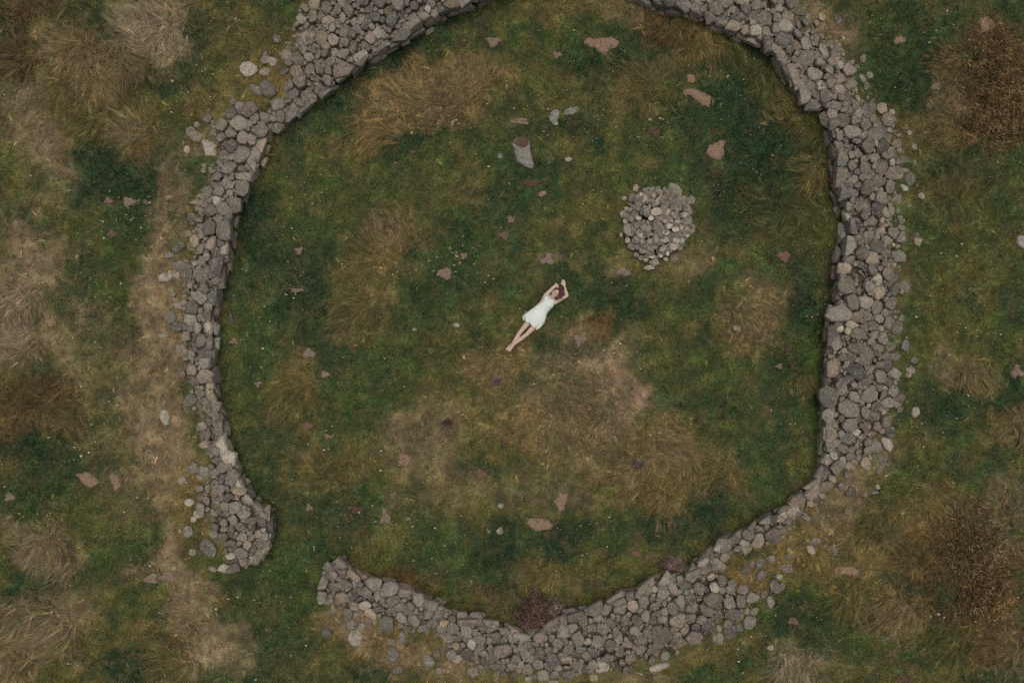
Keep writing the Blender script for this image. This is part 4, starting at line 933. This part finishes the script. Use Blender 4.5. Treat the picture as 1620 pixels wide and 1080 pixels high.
# ------------------------------------------------------------------ tussocks: (px, py, radius px, blade length, palette, lean direction in the picture, lean, label)
PAL = dict(straw=((.21,.155,.078),(.13,.105,.045),(.27,.205,.12)), pale=((.30,.235,.15),(.22,.17,.09),(.36,.28,.19)), olive=((.12,.105,.035),(.075,.08,.026),(.17,.135,.055)),
           gold=((.22,.15,.055),(.13,.095,.03),(.27,.2,.09)), brown=((.105,.066,.03),(.07,.045,.02),(.16,.10,.05)), rust=((.16,.09,.035),(.10,.06,.025),(.2,.13,.06)))
TUSS = [
 (112,75,46,.5,'straw',60,.5,'straw tussock at the upper left, first below the dark corner soil'),(150,128,50,.55,'straw',70,.6,'largest wind-swept straw tussock in the upper left group'),(196,102,46,.5,'straw',40,.4,'straw tussock right of the largest upper left tussock'),
 (230,42,46,.5,'pale',200,.4,'pale bleached tussock nearest the top edge at upper left'),(262,55,40,.45,'pale',80,.4,'pale bleached tussock with drooping tips at the right of the upper left group'),(212,205,36,.5,'straw',110,.4,'isolated straw tussock below the upper left group'),(140,195,38,.45,'olive',100,.4,'olive tussock left of the isolated straw tussock'),(110,155,36,.45,'olive',60,.4,'olive tussock beside the dirt track at upper left'),
 (18,92,40,.45,'brown',170,.3,'brown tussock at the left edge under the dark corner'),(28,480,42,.45,'pale',90,.3,'pale tussock by the left edge, halfway down'),(35,535,38,.4,'pale',100,.3,'pale tussock just below the other pale left edge tussock'),
 (50,632,50,.55,'brown',20,.6,'dark brown swept tussock at the left edge'),(95,655,44,.5,'olive',10,.5,'olive tussock right of the dark brown swept one'),(70,862,46,.5,'straw',30,.5,'tan swept tussock at the lower left'),(95,895,38,.4,'straw',60,.4,'small tan tussock below the lower left swept one'),
 (45,985,54,.55,'straw',150,.6,'long-bladed tan tussock in the bottom left corner'),(85,1010,44,.45,'straw',140,.5,'tan tussock right of the bottom left corner one'),(20,1050,46,.5,'straw',150,.4,'straw tussock cut by the bottom left corner'),(265,1030,44,.4,'olive',120,.3,'olive tussock near the bottom edge beside the track'),(300,1062,30,.35,'olive',90,.3,'small olive tussock cut by the bottom edge beside the track'),
 (1106,62,42,.5,'gold',80,.7,'golden fountain-like tussock under the north east wall'),(1062,40,40,.45,'rust',100,.4,'rusty tussock under the wall near the top edge'),(1160,75,34,.45,'olive',100,.5,'olive tussock at the wall foot right of the golden one'),(1216,125,36,.45,'olive',120,.5,'olive tussock at the inner bend of the north east wall'),(1245,175,36,.45,'gold',170,.5,'golden olive tussock at the wall bend'),(1280,205,32,.4,'olive',170,.4,'olive tussock below the wall bend'),
 (1010,128,40,.45,'olive',60,.3,'olive tussock in the upper interior near the top'),(1048,132,34,.4,'olive',90,.3,'olive tussock left of the kidney shaped soil patch'),(1290,340,32,.4,'olive',170,.4,'olive tussock beside the big east wall blocks'),(1240,350,42,.4,'olive',140,.3,'olive brown tussock inside the east wall'),(1285,275,34,.45,'gold',170,.4,'golden olive tussock at the inner foot of the east wall'),(1190,315,30,.35,'olive',120,.3,'olive tussock right of the cairn'),
 (640,150,52,.35,'straw',200,.3,'flattened straw tussock at the left of the upper straw bed'),(700,150,56,.35,'straw',20,.3,'widest flattened straw tussock in the upper straw bed'),(745,130,44,.35,'straw',330,.3,'straw tussock at the right end of the upper straw bed'),(590,215,40,.5,'gold',160,.8,'golden swept tussock below the upper straw bed'),
 (620,370,44,.35,'straw',250,.3,'straw tussock in the left interior'),(580,405,40,.35,'olive',180,.3,'olive tussock beside the left interior straw tussock'),(560,490,44,.4,'olive',170,.4,'broad olive tussock in the left interior'),(465,625,42,.4,'olive',150,.4,'olive tussock inside the narrow west wall'),(520,745,36,.35,'olive',60,.3,'olive tussock in the lower left interior'),(565,738,28,.3,'gold',60,.4,'small golden tussock in the lower left interior'),(695,545,38,.3,'olive',90,.3,'olive tussock left of the woman'),
 (778,580,46,.35,'straw',200,.3,'round straw tussock at the feet of the woman'),(935,640,70,.3,'straw',330,.2,'huge flattened straw tussock below the woman'),(880,690,56,.3,'straw',90,.2,'flattened straw tussock below left of the huge one'),(1065,715,50,.4,'straw',60,.4,'straw tussock right of the huge flattened one'),(1055,785,42,.45,'gold',100,.6,'golden swept tussock above the dark green hollow'),(1140,750,36,.35,'olive',60,.3,'olive tussock right of the golden swept one'),(1000,745,40,.3,'straw',90,.3,'straw tussock left of the golden swept one'),
 (1195,505,48,.35,'straw',30,.3,'round straw tussock left of the east wall'),(1275,605,28,.3,'gold',150,.3,'yellow green tussock at the inner foot of the east wall'),(858,903,34,.35,'gold',200,.4,'golden tussock above the purple heather'),(640,918,30,.3,'rust',90,.3,'rusty tussock at the inner foot of the south wall'),(948,514,18,.3,'rust',330,.4,'little rusty tussock right of the woman'),
 (1545,590,34,.4,'straw',80,.4,'straw tussock outside the east wall'),(1602,675,34,.4,'straw',200,.3,'straw tussock at the right edge below the middle'),(1500,305,36,.4,'olive',20,.3,'olive tussock below the dark brown bracken'),(1505,205,34,.4,'olive',160,.4,'olive tussock at the left foot of the bracken'),(1500,90,30,.35,'gold',190,.4,'yellowish tussock left of the bracken'),
 (1412,968,48,.45,'straw',90,.5,'drooping straw tussock in the lower right grass'),(1255,1052,42,.4,'pale',90,.3,'pale star-shaped tussock at the bottom edge'),(1350,945,38,.4,'olive',110,.4,'olive tussock left of the drooping straw one'),(1385,835,40,.45,'olive',70,.5,'olive tussock outside the south east bank'),(1450,880,40,.4,'rust',60,.4,'rusty tussock in the lower right grass'),(1460,790,36,.35,'gold',20,.3,'golden tussock below the end of the east wall'),
 (1590,805,40,.35,'straw',60,.3,'pale brown tussock at the right edge above the dark bracken'),(1500,1010,44,.4,'olive',90,.3,'olive tussock near the bottom right'),(1585,1020,46,.4,'rust',120,.3,'rusty tussock in the bottom right corner'),(1240,900,0,0,'','','',''),(1300,880,30,.35,'gold',110,.4,'golden tussock at the edge of the tan bank'),
]
for ti, (px, py, rp, L, pal, lean_dir, lean, lab) in enumerate(TUSS):
    if rp == 0: continue
    X, Y = at(px, py); r = rp * S * .9; L = L * .88
    nl = int(110 + 480 * r * r * 2.2); per = 7                      # blades hang together in locks
    rl = np.sqrt(rng.random(nl)) * r * rng.uniform(.6, 1.15, nl); al = rng.uniform(0, 6.283, nl)
    wob = .35 + 1.3 * fbm(np.cos(al) * 1.6 + px, np.sin(al) * 1.6 + py, 17, 3)
    rl = rl * wob; ld = -R(lean_dir)
    sw = 6.283 * fbm(rl * np.cos(al) / .8 + px, rl * np.sin(al) / .8 + py, 19, 2) * 1.1
    lvx = np.cos(al) * (rl / r) * .55 + lean * 1.2 * math.cos(ld) + .75 * np.cos(sw) + rng.normal(0, .2, nl); lvy = np.sin(al) * (rl / r) * .55 + lean * 1.2 * math.sin(ld) + .75 * np.sin(sw) + rng.normal(0, .2, nl)
    p3 = np.array(PAL[pal]); lc = jitter_col(rng.dirichlet((1.0, .9, .7), nl) @ p3, .42, .08)
    lc = lc * .72 + .26 * lookup(COL, X + rl * np.cos(al), Y + rl * np.sin(al) * .85)
    wild = rng.random(nl) < .24; lvx[wild] = rng.normal(0, 1, wild.sum()); lvy[wild] = rng.normal(0, 1, wild.sum())
    gm = rng.random(nl) < .26; lx, ly = X + rl * np.cos(al), Y + rl * np.sin(al) * .85
    lc[gm] = jitter_col(lookup(COL, lx[gm], ly[gm]), .25)
    ll = L * rng.uniform(.22, 1.0, nl) * 1.15
    rep_ = lambda v: np.repeat(v, per, 0)
    n = nl * per
    x = rep_(lx) + rng.normal(0, .016, n); y = rep_(ly) + rng.normal(0, .016, n)
    az = rep_(np.arctan2(lvy, lvx)) + rng.normal(0, .09, n); cb = rep_(lc) * np.exp(rng.normal(0, .16, n))[:, None]
    Ls = rep_(ll) * rng.uniform(.7, 1.1, n); t0 = rep_(rng.uniform(.5, 1.0, nl)); t1 = rep_(rng.uniform(1.45, 1.95, nl)) + rng.normal(0, .08, n)
    good = (lookup(WALLMASK.astype(float), x, y) < .3) & (lookup(BODYMASK.astype(float), x, y) < .02)
    x, y, az, cb, Ls, t0, t1 = (v[good] for v in (x, y, az, cb, Ls, t0, t1)); n = len(x)
    if n < 10: continue
    zz = lookup(ZG, x, y)
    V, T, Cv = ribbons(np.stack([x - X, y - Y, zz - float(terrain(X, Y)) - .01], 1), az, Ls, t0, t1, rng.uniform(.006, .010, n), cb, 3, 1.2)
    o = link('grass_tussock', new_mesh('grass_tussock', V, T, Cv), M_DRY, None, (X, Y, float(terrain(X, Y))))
    tag(o, lab, 'tussock', 'long grass tussocks')

# ------------------------------------------------------------------ bracken and heather: leafy shrubs with stems
def shrub(name, px, py, rx, ry, h, n, leaf, pal, mat, lab, cat, group, stems=170, fl=None, flp=0.):
    X, Y = at(px, py); z0 = float(terrain(X, Y))
    e = bpy.data.objects.new(name, None); C.objects.link(e); e.location = (X, Y, z0); tag(e, lab, cat, group)
    an = rng.uniform(0, 6.283, n); q = np.sqrt(rng.random(n)) * rng.uniform(.7, 1.25, n); wob = 1 + .6 * (fbm(np.cos(an) * 2 + px, np.sin(an) * 2 + py, 7, 3) - .5) * 2
    x = rx * S * q * np.cos(an) * wob; y = ry * S * q * np.sin(an) * wob
    hh = h * np.clip(1 - q ** 2.0, .04, 1) * (.55 + .9 * fbm(x * 6 + 3, y * 6, 13, 3)) + .03
    z = hh * rng.uniform(.35, 1.0, n) ** .6
    p3 = np.array(pal); cb = jitter_col(rng.dirichlet((1, 1, .7), n) @ p3, .42, .10) * np.exp((fbm(x * 7, y * 7, 23, 3) - .5) * 1.8)[:, None]
    if fl is not None:
        f = rng.random(n) < flp; cb[f] = jitter_col(np.tile(np.array(fl), (f.sum(), 1)), .2)
    good = lookup(WALLMASK.astype(float), X + x, Y + y) < 1.1
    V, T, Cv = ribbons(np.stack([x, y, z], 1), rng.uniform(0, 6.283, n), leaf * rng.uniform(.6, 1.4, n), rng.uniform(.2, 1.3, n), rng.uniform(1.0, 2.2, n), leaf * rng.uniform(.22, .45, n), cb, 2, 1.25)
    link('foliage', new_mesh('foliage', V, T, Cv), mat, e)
    a2 = rng.uniform(0, 6.283, stems); L2 = rng.uniform(.5, 1., stems) * max(h * 1.1, .5 * min(rx, ry) * S)
    r2 = np.sqrt(rng.random(stems)) * .45; xs_, ys_ = r2 * rx * S * np.cos(a2), r2 * ry * S * np.sin(a2)
    V, T, Cv = ribbons(np.stack([xs_, ys_, np.zeros(stems) - .02], 1), a2 + rng.normal(0, .5, stems), L2, rng.uniform(.1, .6, stems), rng.uniform(.6, 1.4, stems), np.full(stems, .014), jitter_col(np.tile(np.array((.15, .10, .055)), (stems, 1)), .3), 3)
    link('stem', new_mesh('stem', V, T, Cv), M_DRY, e)
BRK = ((.115, .070, .028), (.16, .10, .042), (.085, .068, .026))
shrub('bracken', 1578, 128, 58, 92, .45, 4600, .075, BRK, M_DRY, 'big dark brown bracken clump at the upper right edge', 'bracken', 'dead bracken clumps')
shrub('bracken', 1548, 196, 44, 28, .26, 1100, .07, ((.12,.075,.032),(.16,.10,.045),(.08,.055,.025)), M_DRY, 'low orange brown bracken at the lower end of the big clump', 'bracken', 'dead bracken clumps')
shrub('bracken', 1535, 865, 60, 60, .3, 2000, .075, ((.10,.066,.03),(.15,.10,.045),(.07,.055,.022)), M_DRY, 'upper of two dark brown bracken clumps at the lower right', 'bracken', 'dead bracken clumps')
shrub('bracken', 1555, 940, 56, 44, .3, 1700, .075, BRK, M_DRY, 'lower of two dark brown bracken clumps at the lower right', 'bracken', 'dead bracken clumps')
HEA = ((.085, .047, .038), (.060, .040, .028), (.115, .066, .054))
shrub('heather', 846, 964, 31, 32, .42, 3600, .045, HEA, M_HEATH, 'dark purple brown heather bush against the notch of the south wall', 'heather', 'heather bushes', 90, (.21, .135, .125), .16)
shrub('heather', 880, 962, 20, 16, .22, 900, .05, ((.14,.10,.07),(.10,.07,.05),(.2,.14,.11)), M_HEATH, 'dry grey brown heather sprig right of the dark heather bush', 'heather', 'heather bushes', 60)
shrub('heather', 1064, 890, 20, 13, .25, 1500, .04, ((.15,.10,.085),(.10,.065,.052),(.18,.12,.105)), M_HEATH, 'small pinkish heather on the wall edge beside the broad grey block', 'heather', 'heather bushes', 40, (.24, .165, .15), .22)
shrub('heather', 785, 602, 8, 8, .12, 320, .035, ((.10,.05,.075),(.13,.07,.10),(.06,.045,.05)), M_HEATH, 'tiny purple heather sprig on the straw tussock below the feet', 'heather', 'heather bushes', 20, (.2, .11, .17), .3)
shrub('heather', 1010, 733, 9, 7, .1, 260, .035, ((.10,.06,.075),(.13,.08,.10),(.08,.06,.05)), M_HEATH, 'faint purple heather sprig beside a straw tussock', 'heather', 'heather bushes', 20)
shrub('heather', 708, 667, 8, 6, .1, 240, .035, ((.06,.035,.03),(.08,.05,.04),(.05,.04,.03)), M_HEATH, 'dark brown sprig on the bleached turf left of the huge straw patch', 'heather', 'heather bushes', 20)

# ------------------------------------------------------------------ pale litter flecks
n = 8200
x = rng.uniform(-12.6, 12.6, n); y = rng.uniform(-8.6, 8.6, n)
ok = rng.random(n) < smooth(.46, .72, fbm(x / .7, y / .7, 111, 4)) * 1.0 + .02
ok &= (lookup(WALLMASK.astype(float), x, y) < .1) & (lookup(BODYMASK.astype(float), x, y) < .02) & (np.hypot(x - CAIRN[0], y - CAIRN[1]) > .9)
x, y = x[ok], y[ok]
fx, fy2 = [x], [y]
for (cx_, cy_, n_, sg) in [(705,415,34,26),(740,400,18,20),(1000,370,0,1),(470,455,24,18),(205,330,34,32),(180,370,18,16),(860,195,26,30),(1036,215,22,22),(690,890,26,26),(930,215,16,40),(560,815,20,20),(610,815,16,14),(60,810,24,26),(110,560,26,30),(150,460,22,26),(240,910,34,26),(330,1020,34,30),(60,440,26,24),(1130,120,10,18),(1500,480,20,50),(430,560,14,30),(230,815,20,40),(900,560,18,30),(960,560,14,24)]:
    if n_ == 0: continue
    a_, b_ = at(cx_ + rng.normal(0, sg, n_), cy_ + rng.normal(0, sg * .8, n_)); fx.append(a_); fy2.append(b_)
x = np.concatenate(fx); y = np.concatenate(fy2); n = len(x)
ang = rng.uniform(0, 6.283, n); sz = np.clip(rng.lognormal(-4.2, .42, n), .008, .04)
V, T, Cc = [], [], []
zz = lookup(ZG, x, y) + .045
for k in range(5):
    a_ = ang + k * 1.2566; rr = sz * rng.uniform(.6, 1.2, n)
    V.append(np.stack([x + rr * np.cos(a_), y + rr * .7 * np.sin(a_), zz + rng.normal(0, .006, n)], 1))
V.append(np.stack([x, y, zz + .5 * sz], 1))
Vv = np.stack(V, 1).reshape(-1, 3); base = (np.arange(n) * 6)[:, None]
T = np.concatenate([base + np.array([k, (k + 1) % 5, 5]) for k in range(5)])
cc = jitter_col(np.array(((.37, .31, .20), (.31, .23, .15), (.40, .37, .28)))[rng.integers(0, 3, n)], .22, .05)
o = link('leaf_litter', new_mesh('leaf_litter', Vv, T, np.repeat(cc, 6, 0)), M_FLECK)
tag(o, 'scattered tiny pale flecks of dry litter on the turf', 'litter', kind='stuff')

# ------------------------------------------------------------------ the woman lying on the turf
ZB = .035
def P3(px, py, z): X, Y = at(px, py, z + ZB); return Vector((X, Y, z + ZB))
AX = Vector((.624, .782, 0)); AC = Vector((.782, -.624, 0))     # along the body (to the head) and across (to her left)
def ell(c, ra, rb, rz, ax=AX, n=10):
    ac = Vector((ax.y, -ax.x, 0)); out = []
    for i in range(1, n):
        th = math.pi * i / n
        for j in range(2 * n):
            ph = math.pi * j / n
            out.append(c + ac * (ra * math.sin(th) * math.cos(ph)) + ax * (rb * math.cos(th)) + Vector((0, 0, rz * math.sin(th) * math.sin(ph))))
    out += [c + ax * rb, c - ax * rb]; return out
def ball(c, r): return ell(c, r, r, r, n=8)
def add_hull(bm, pts):
    b2 = bmesh.new()
    for p in pts: b2.verts.new(p)
    res = bmesh.ops.convex_hull(b2, input=b2.verts)
    for v in [v for v in b2.verts if not v.link_faces]: b2.verts.remove(v)
    bmesh.ops.recalc_face_normals(b2, faces=b2.faces)
    me = bpy.data.meshes.new('tmp'); b2.to_mesh(me); b2.free(); bm.from_mesh(me); bpy.data.meshes.remove(me)
def cap(bm, a, ra, b, rb): add_hull(bm, ball(a, ra) + ball(b, rb))
bm = bmesh.new()
pel, wai, che, sho = P3(846.5, 506, .105), P3(855, 491.5, .105), P3(864, 479, .115), P3(868.5, 474, .105)
add_hull(bm, ell(pel, .165, .10, .10) + ell(wai, .118, .06, .085))
add_hull(bm, ell(wai, .118, .06, .085) + ell(che, .145, .09, .10))
add_hull(bm, ell(che, .145, .09, .10) + ell(sho, .165, .045, .065))
for s_ in (-1, 1): add_hull(bm, ell(che + AC * (.072 * s_) + Vector((0, 0, .075)), .055, .055, .035))
shR, shL = P3(863, 467, .10), P3(877.5, 478.5, .10)
add_hull(bm, ball(sho, .06) + ball(shR, .052)); add_hull(bm, ball(sho, .06) + ball(shL, .052))
# head
HAX = Vector((.66, .75, 0)).normalized(); HAC = Vector((HAX.y, -HAX.x, 0))
hc = P3(878.0, 464.5, .125)
cap(bm, P3(870.5, 472, .105), .055, hc - HAX * .07 + Vector((0, 0, -.02)), .05)
add_hull(bm, ell(hc + HAX * .02 + Vector((0, 0, -.012)), .076, .098, .098, HAX))
add_hull(bm, ell(hc - HAX * .04 + Vector((0, 0, .02)), .058, .075, .065, HAX) + ell(hc - HAX * .095 + Vector((0, 0, .05)), .026, .022, .025, HAX))
nose_t = hc - HAX * .028 + Vector((0, 0, .105))
add_hull(bm, ball(nose_t, .013) + ball(hc + HAX * .02 + Vector((0, 0, .088)), .009) + ball(nose_t + HAC * .012 - Vector((0, 0, .014)), .008) + ball(nose_t - HAC * .012 - Vector((0, 0, .014)), .008))
for s_ in (-1, 1): add_hull(bm, ell(hc + HAC * (.078 * s_) + Vector((0, 0, -.01)), .012, .032, .02, HAX))
# legs, ankles crossed
hipR, hipL = pel - AC * .085 - AX * .03, pel + AC * .085 - AX * .03
knR, knL = P3(823.0, 525.0, .085), P3(833.0, 529.0, .09)
anR, anL = P3(810.0, 545.0, .045), P3(811.5, 545.5, .105)
cap(bm, hipR, .078, knR, .047); cap(bm, hipL, .078, knL, .047)
for kn, an_ in ((knR, anR), (knL, anL)):
    mid = kn.lerp(an_, .32) - Vector((0, 0, .012)); cap(bm, kn, .046, mid, .048); cap(bm, mid, .048, an_, .031)
for an_, dx_, dz_ in ((anR, -1.2, .03), (anL, .6, -.005)):
    toe = an_ - AX * .155 + AC * (.012 * dx_) + Vector((0, 0, dz_))
    heel = an_ - AX * .01 - Vector((0, 0, .035))
    add_hull(bm, ball(an_, .036) + ball(heel, .03) + ell(toe + AX * .04, .040, .03, .024))
    for q in range(5):
        bse = toe + AX * .03 + AC * (.015 * (q - 2)); cap(bm, bse, .012, bse - AX * (.045 - .006 * abs(q - 1)), .009)
# arms over the head
elR, wrR = P3(880.0, 450.5, .09), P3(884.0, 458.0, .07)
elL, wrL = P3(897.0, 467.5, .05), P3(893.0, 452.5, .045)
cap(bm, shR, .05, elR, .039); cap(bm, shL, .05, elL, .039)
for e_, w_ in ((elR, wrR), (elL, wrL)):
    mid = e_.lerp(w_, .3); cap(bm, e_, .038, mid, .037); cap(bm, mid, .037, w_, .024)
def hand(wr, d, side, curl):
    d = d.normalized(); n_ = Vector((-d.y, d.x, 0)) * side
    pa = wr + d * .045
    add_hull(bm, ball(wr, .022) + ball(wr + d * .085 + n_ * .03, .012) + ball(wr + d * .088 - n_ * .03, .012) + ball(wr + d * .03 + n_ * .03, .014) + ball(wr + d * .03 - n_ * .026, .014))
    for q, ln in enumerate((.068, .078, .072, .055)):
        b0 = wr + d * .085 + n_ * (.03 - .02 * q); k1 = b0 + d * (ln * .5) + n_ * (.004 * (1.5 - q)) + Vector((0, 0, .012 * curl)); k2 = k1 + d * (ln * .45) - Vector((0, 0, .022 * curl))
        cap(bm, b0, .0095, k1, .0085); cap(bm, k1, .0085, k2, .007)
    t0 = wr + d * .03 + n_ * .03; t1 = t0 + d * .035 + n_ * .028; t2 = t1 + d * .03 + n_ * .008
    cap(bm, t0, .013, t1, .0105); cap(bm, t1, .0105, t2, .0085)
hand(wrL, Vector((-.25, .97, 0)), 1, 1.0)
hand(wrR, Vector((.75, -.35, 0)), -1, .6)
me = bpy.data.meshes.new('person'); bm.to_mesh(me); bm.free()
tmp = bpy.data.objects.new('tmp', me); C.objects.link(tmp)
rm = tmp.modifiers.new('r', 'REMESH'); rm.mode = 'VOXEL'; rm.voxel_size = .0062; rm.use_smooth_shade = True
sm = tmp.modifiers.new('s', 'SMOOTH'); sm.factor = .5; sm.iterations = 4
dg = bpy.context.evaluated_depsgraph_get(); dg.update()
bodyme = bpy.data.meshes.new_from_object(tmp.evaluated_get(dg)); bodyme.name = 'person'
bpy.data.objects.remove(tmp); bpy.data.meshes.remove(me)
bodyme.transform(Matrix.Translation(-Vector((pel.x, pel.y, 0)))); bodyme.materials.clear()
person = link('person', bodyme, M_SKIN, None, (pel.x, pel.y, 0))
tag(person, 'woman in a short white dress lying on her back with both arms over her head', 'person')
PO = Vector((pel.x, pel.y, 0))
# dress: rings from bust to hem, traced width
ST = [((864.8,467.6),(877.0,477.6),.078,.0),((861.5,469.8),(877.0,481.8),.10,.0),((858.2,473.2),(875.6,485.4),.135,.0),((853.0,478.5),(872.0,488.5),.130,.0),((846.5,484.5),(867.5,493.0),.105,.0),((840.5,488.8),(865.0,497.5),.112,.15),((833.5,493.5),(863.8,504.0),.125,.5),((828.5,497.5),(861.0,511.5),.125,.8),((826.2,501.5),(855.5,518.0),.112,1.0),((829.5,507.0),(849.5,521.5),.095,1.0)]
seg = 56; V, F = [], []
for k, (l, r_, hz, ruf) in enumerate(ST):
    a_, b_ = P3(*l, .1), P3(*r_, .1); mid = (a_ + b_) / 2; hw = (b_ - a_).length / 2; ac = (b_ - a_).normalized()
    for j in range(seg):
        ph = 6.2832 * j / seg; c_, s_ = math.cos(ph), math.sin(ph)
        rf = 1 + ruf * (.035 * math.sin(ph * 9 + k * .5) + .03 * math.sin(ph * 15 - k * .8 + 1) + .02 * math.sin(ph * 23 + k))
        ex = math.copysign(abs(c_) ** .85, c_) * hw * (rf if k < 9 else rf + .02)
        top = .03 + hz * 1.62 + ruf * .012 * math.sin(ph * 11 + k)
        z = (top - .05) * max(0, s_) ** .75 if s_ > 0 else -.055 * abs(s_)
        zz = ZB + .06 + z if s_ > 0 else ZB + .06 + z
        along = AX * (.018 * ruf * math.sin(ph * 7 + 2) if k >= 8 else 0)
        p = mid + ac * ex + along; V.append((p.x - PO.x, p.y - PO.y, zz))
for k in range(len(ST) - 1):
    for j in range(seg):
        a_, b_ = k * seg + j, k * seg + (j + 1) % seg
        F += [(a_, b_, b_ + seg), (a_, b_ + seg, a_ + seg)]
dm = new_mesh('dress', V, F)
dress = link('dress', dm, M_DRESS, person)
so = dress.modifiers.new('s', 'SOLIDIFY'); so.thickness = .006
ss = dress.modifiers.new('d', 'SUBSURF'); ss.levels = 1; ss.render_levels = 1
dress['label'] = 'short white sleeveless dress with a ruffled hem'
# shoulder straps
for s_ in (-1, 1):
    b2 = bmesh.new()
    a_ = P3(868 + 4.6 * s_, 475.2 + 3.6 * s_, .19); b_ = P3(870.5 + 4.2 * s_, 472.2 + 3.3 * s_, .165); c_ = P3(872 + 4.0 * s_, 470 + 3 * s_, .10)
    cap(b2, a_ - AX * .06, .03, b_, .03); cap(b2, b_, .03, c_, .026)
    m2 = bpy.data.meshes.new('strap'); b2.to_mesh(m2); b2.free(); m2.transform(Matrix.Translation(-PO)); link('strap', m2, M_DRESS, dress)
# hair: cap on the crown and long locks falling to her left and above
hv, hf, hcx = [], [], 0
b2 = bmesh.new()
add_hull(b2, ell(hc + HAX * .045 - Vector((0, 0, .028)), .090, .092, .082, HAX))
m2 = bpy.data.meshes.new('hair'); b2.to_mesh(m2); b2.free(); m2.transform(Matrix.Translation(-PO)); m2.shade_smooth()
hair = link('hair', m2, M_HAIR, person); hair['label'] = 'long dark reddish brown hair spread on the grass'
n = 520
ph = rng.uniform(-.9, 2.4, n)    # 0 = straight past the crown, positive = her left
dirs = np.stack([np.cos(ph) * HAX.x + np.sin(ph) * HAC.x, np.cos(ph) * HAX.y + np.sin(ph) * HAC.y], 1)
hz = rng.uniform(.02, .17, n)
root = np.stack([hc.x + .035 * HAX.x + dirs[:, 0] * .07 - PO.x, hc.y + .035 * HAX.y + dirs[:, 1] * .07 - PO.y, hz], 1)
azh = np.arctan2(dirs[:, 1], dirs[:, 0]) + rng.normal(-.25, .35, n)
Lh = rng.uniform(.07, .17, n) * np.where(ph > -.2, 1.0, .45)
V, T, Cv = ribbons(root, azh, Lh, rng.uniform(.9, 1.3, n), rng.uniform(1.7, 2.2, n), rng.uniform(.014, .026, n), np.tile(np.array((.06, .03, .02)), (n, 1)), 4)
V[:, 2] = np.maximum(V[:, 2], .045 + rng.uniform(0, .03, len(V)))
link('lock', new_mesh('lock', V, T, Cv), M_HAIR, hair)
# side strands along her right cheek
n = 60; th = rng.uniform(-.06, .09, n)
root = np.stack([hc.x - HAC.x * .074 + HAX.x * th - PO.x, hc.y - HAC.y * .074 + HAX.y * th - PO.y, rng.uniform(.08, .17, n)], 1)
V, T, Cv = ribbons(root, np.full(n, math.atan2(-HAX.y, -HAX.x)) + rng.normal(-.25, .25, n), rng.uniform(.05, .1, n), rng.uniform(1.2, 1.5, n), rng.uniform(1.6, 1.9, n), np.full(n, .014), np.tile(np.array((.06, .03, .02)), (n, 1)), 3)
link('lock', new_mesh('lock', V, T, Cv), M_HAIR, hair)
# face details
def bit(name, pts, mat):
    b2 = bmesh.new(); add_hull(b2, pts); m2 = bpy.data.meshes.new(name); b2.to_mesh(m2); b2.free(); m2.transform(Matrix.Translation(-PO)); return link(name, m2, mat, person)
for s_ in (-1, 1):
    ec = hc + HAC * (.031 * s_) + HAX * .012
    bit('eye', ell(ec + Vector((0, 0, .083)), .014, .005, .005, HAX, 6), M_DARKHAIR)
    bit('eyebrow', ell(ec + HAX * .022 + Vector((0, 0, .082)), .02, .004, .006, HAX, 6), M_DARKHAIR)
bit('mouth', ell(hc - HAX * .068 + Vector((0, 0, .082)), .022, .009, .008, HAX, 6), M_LIP)
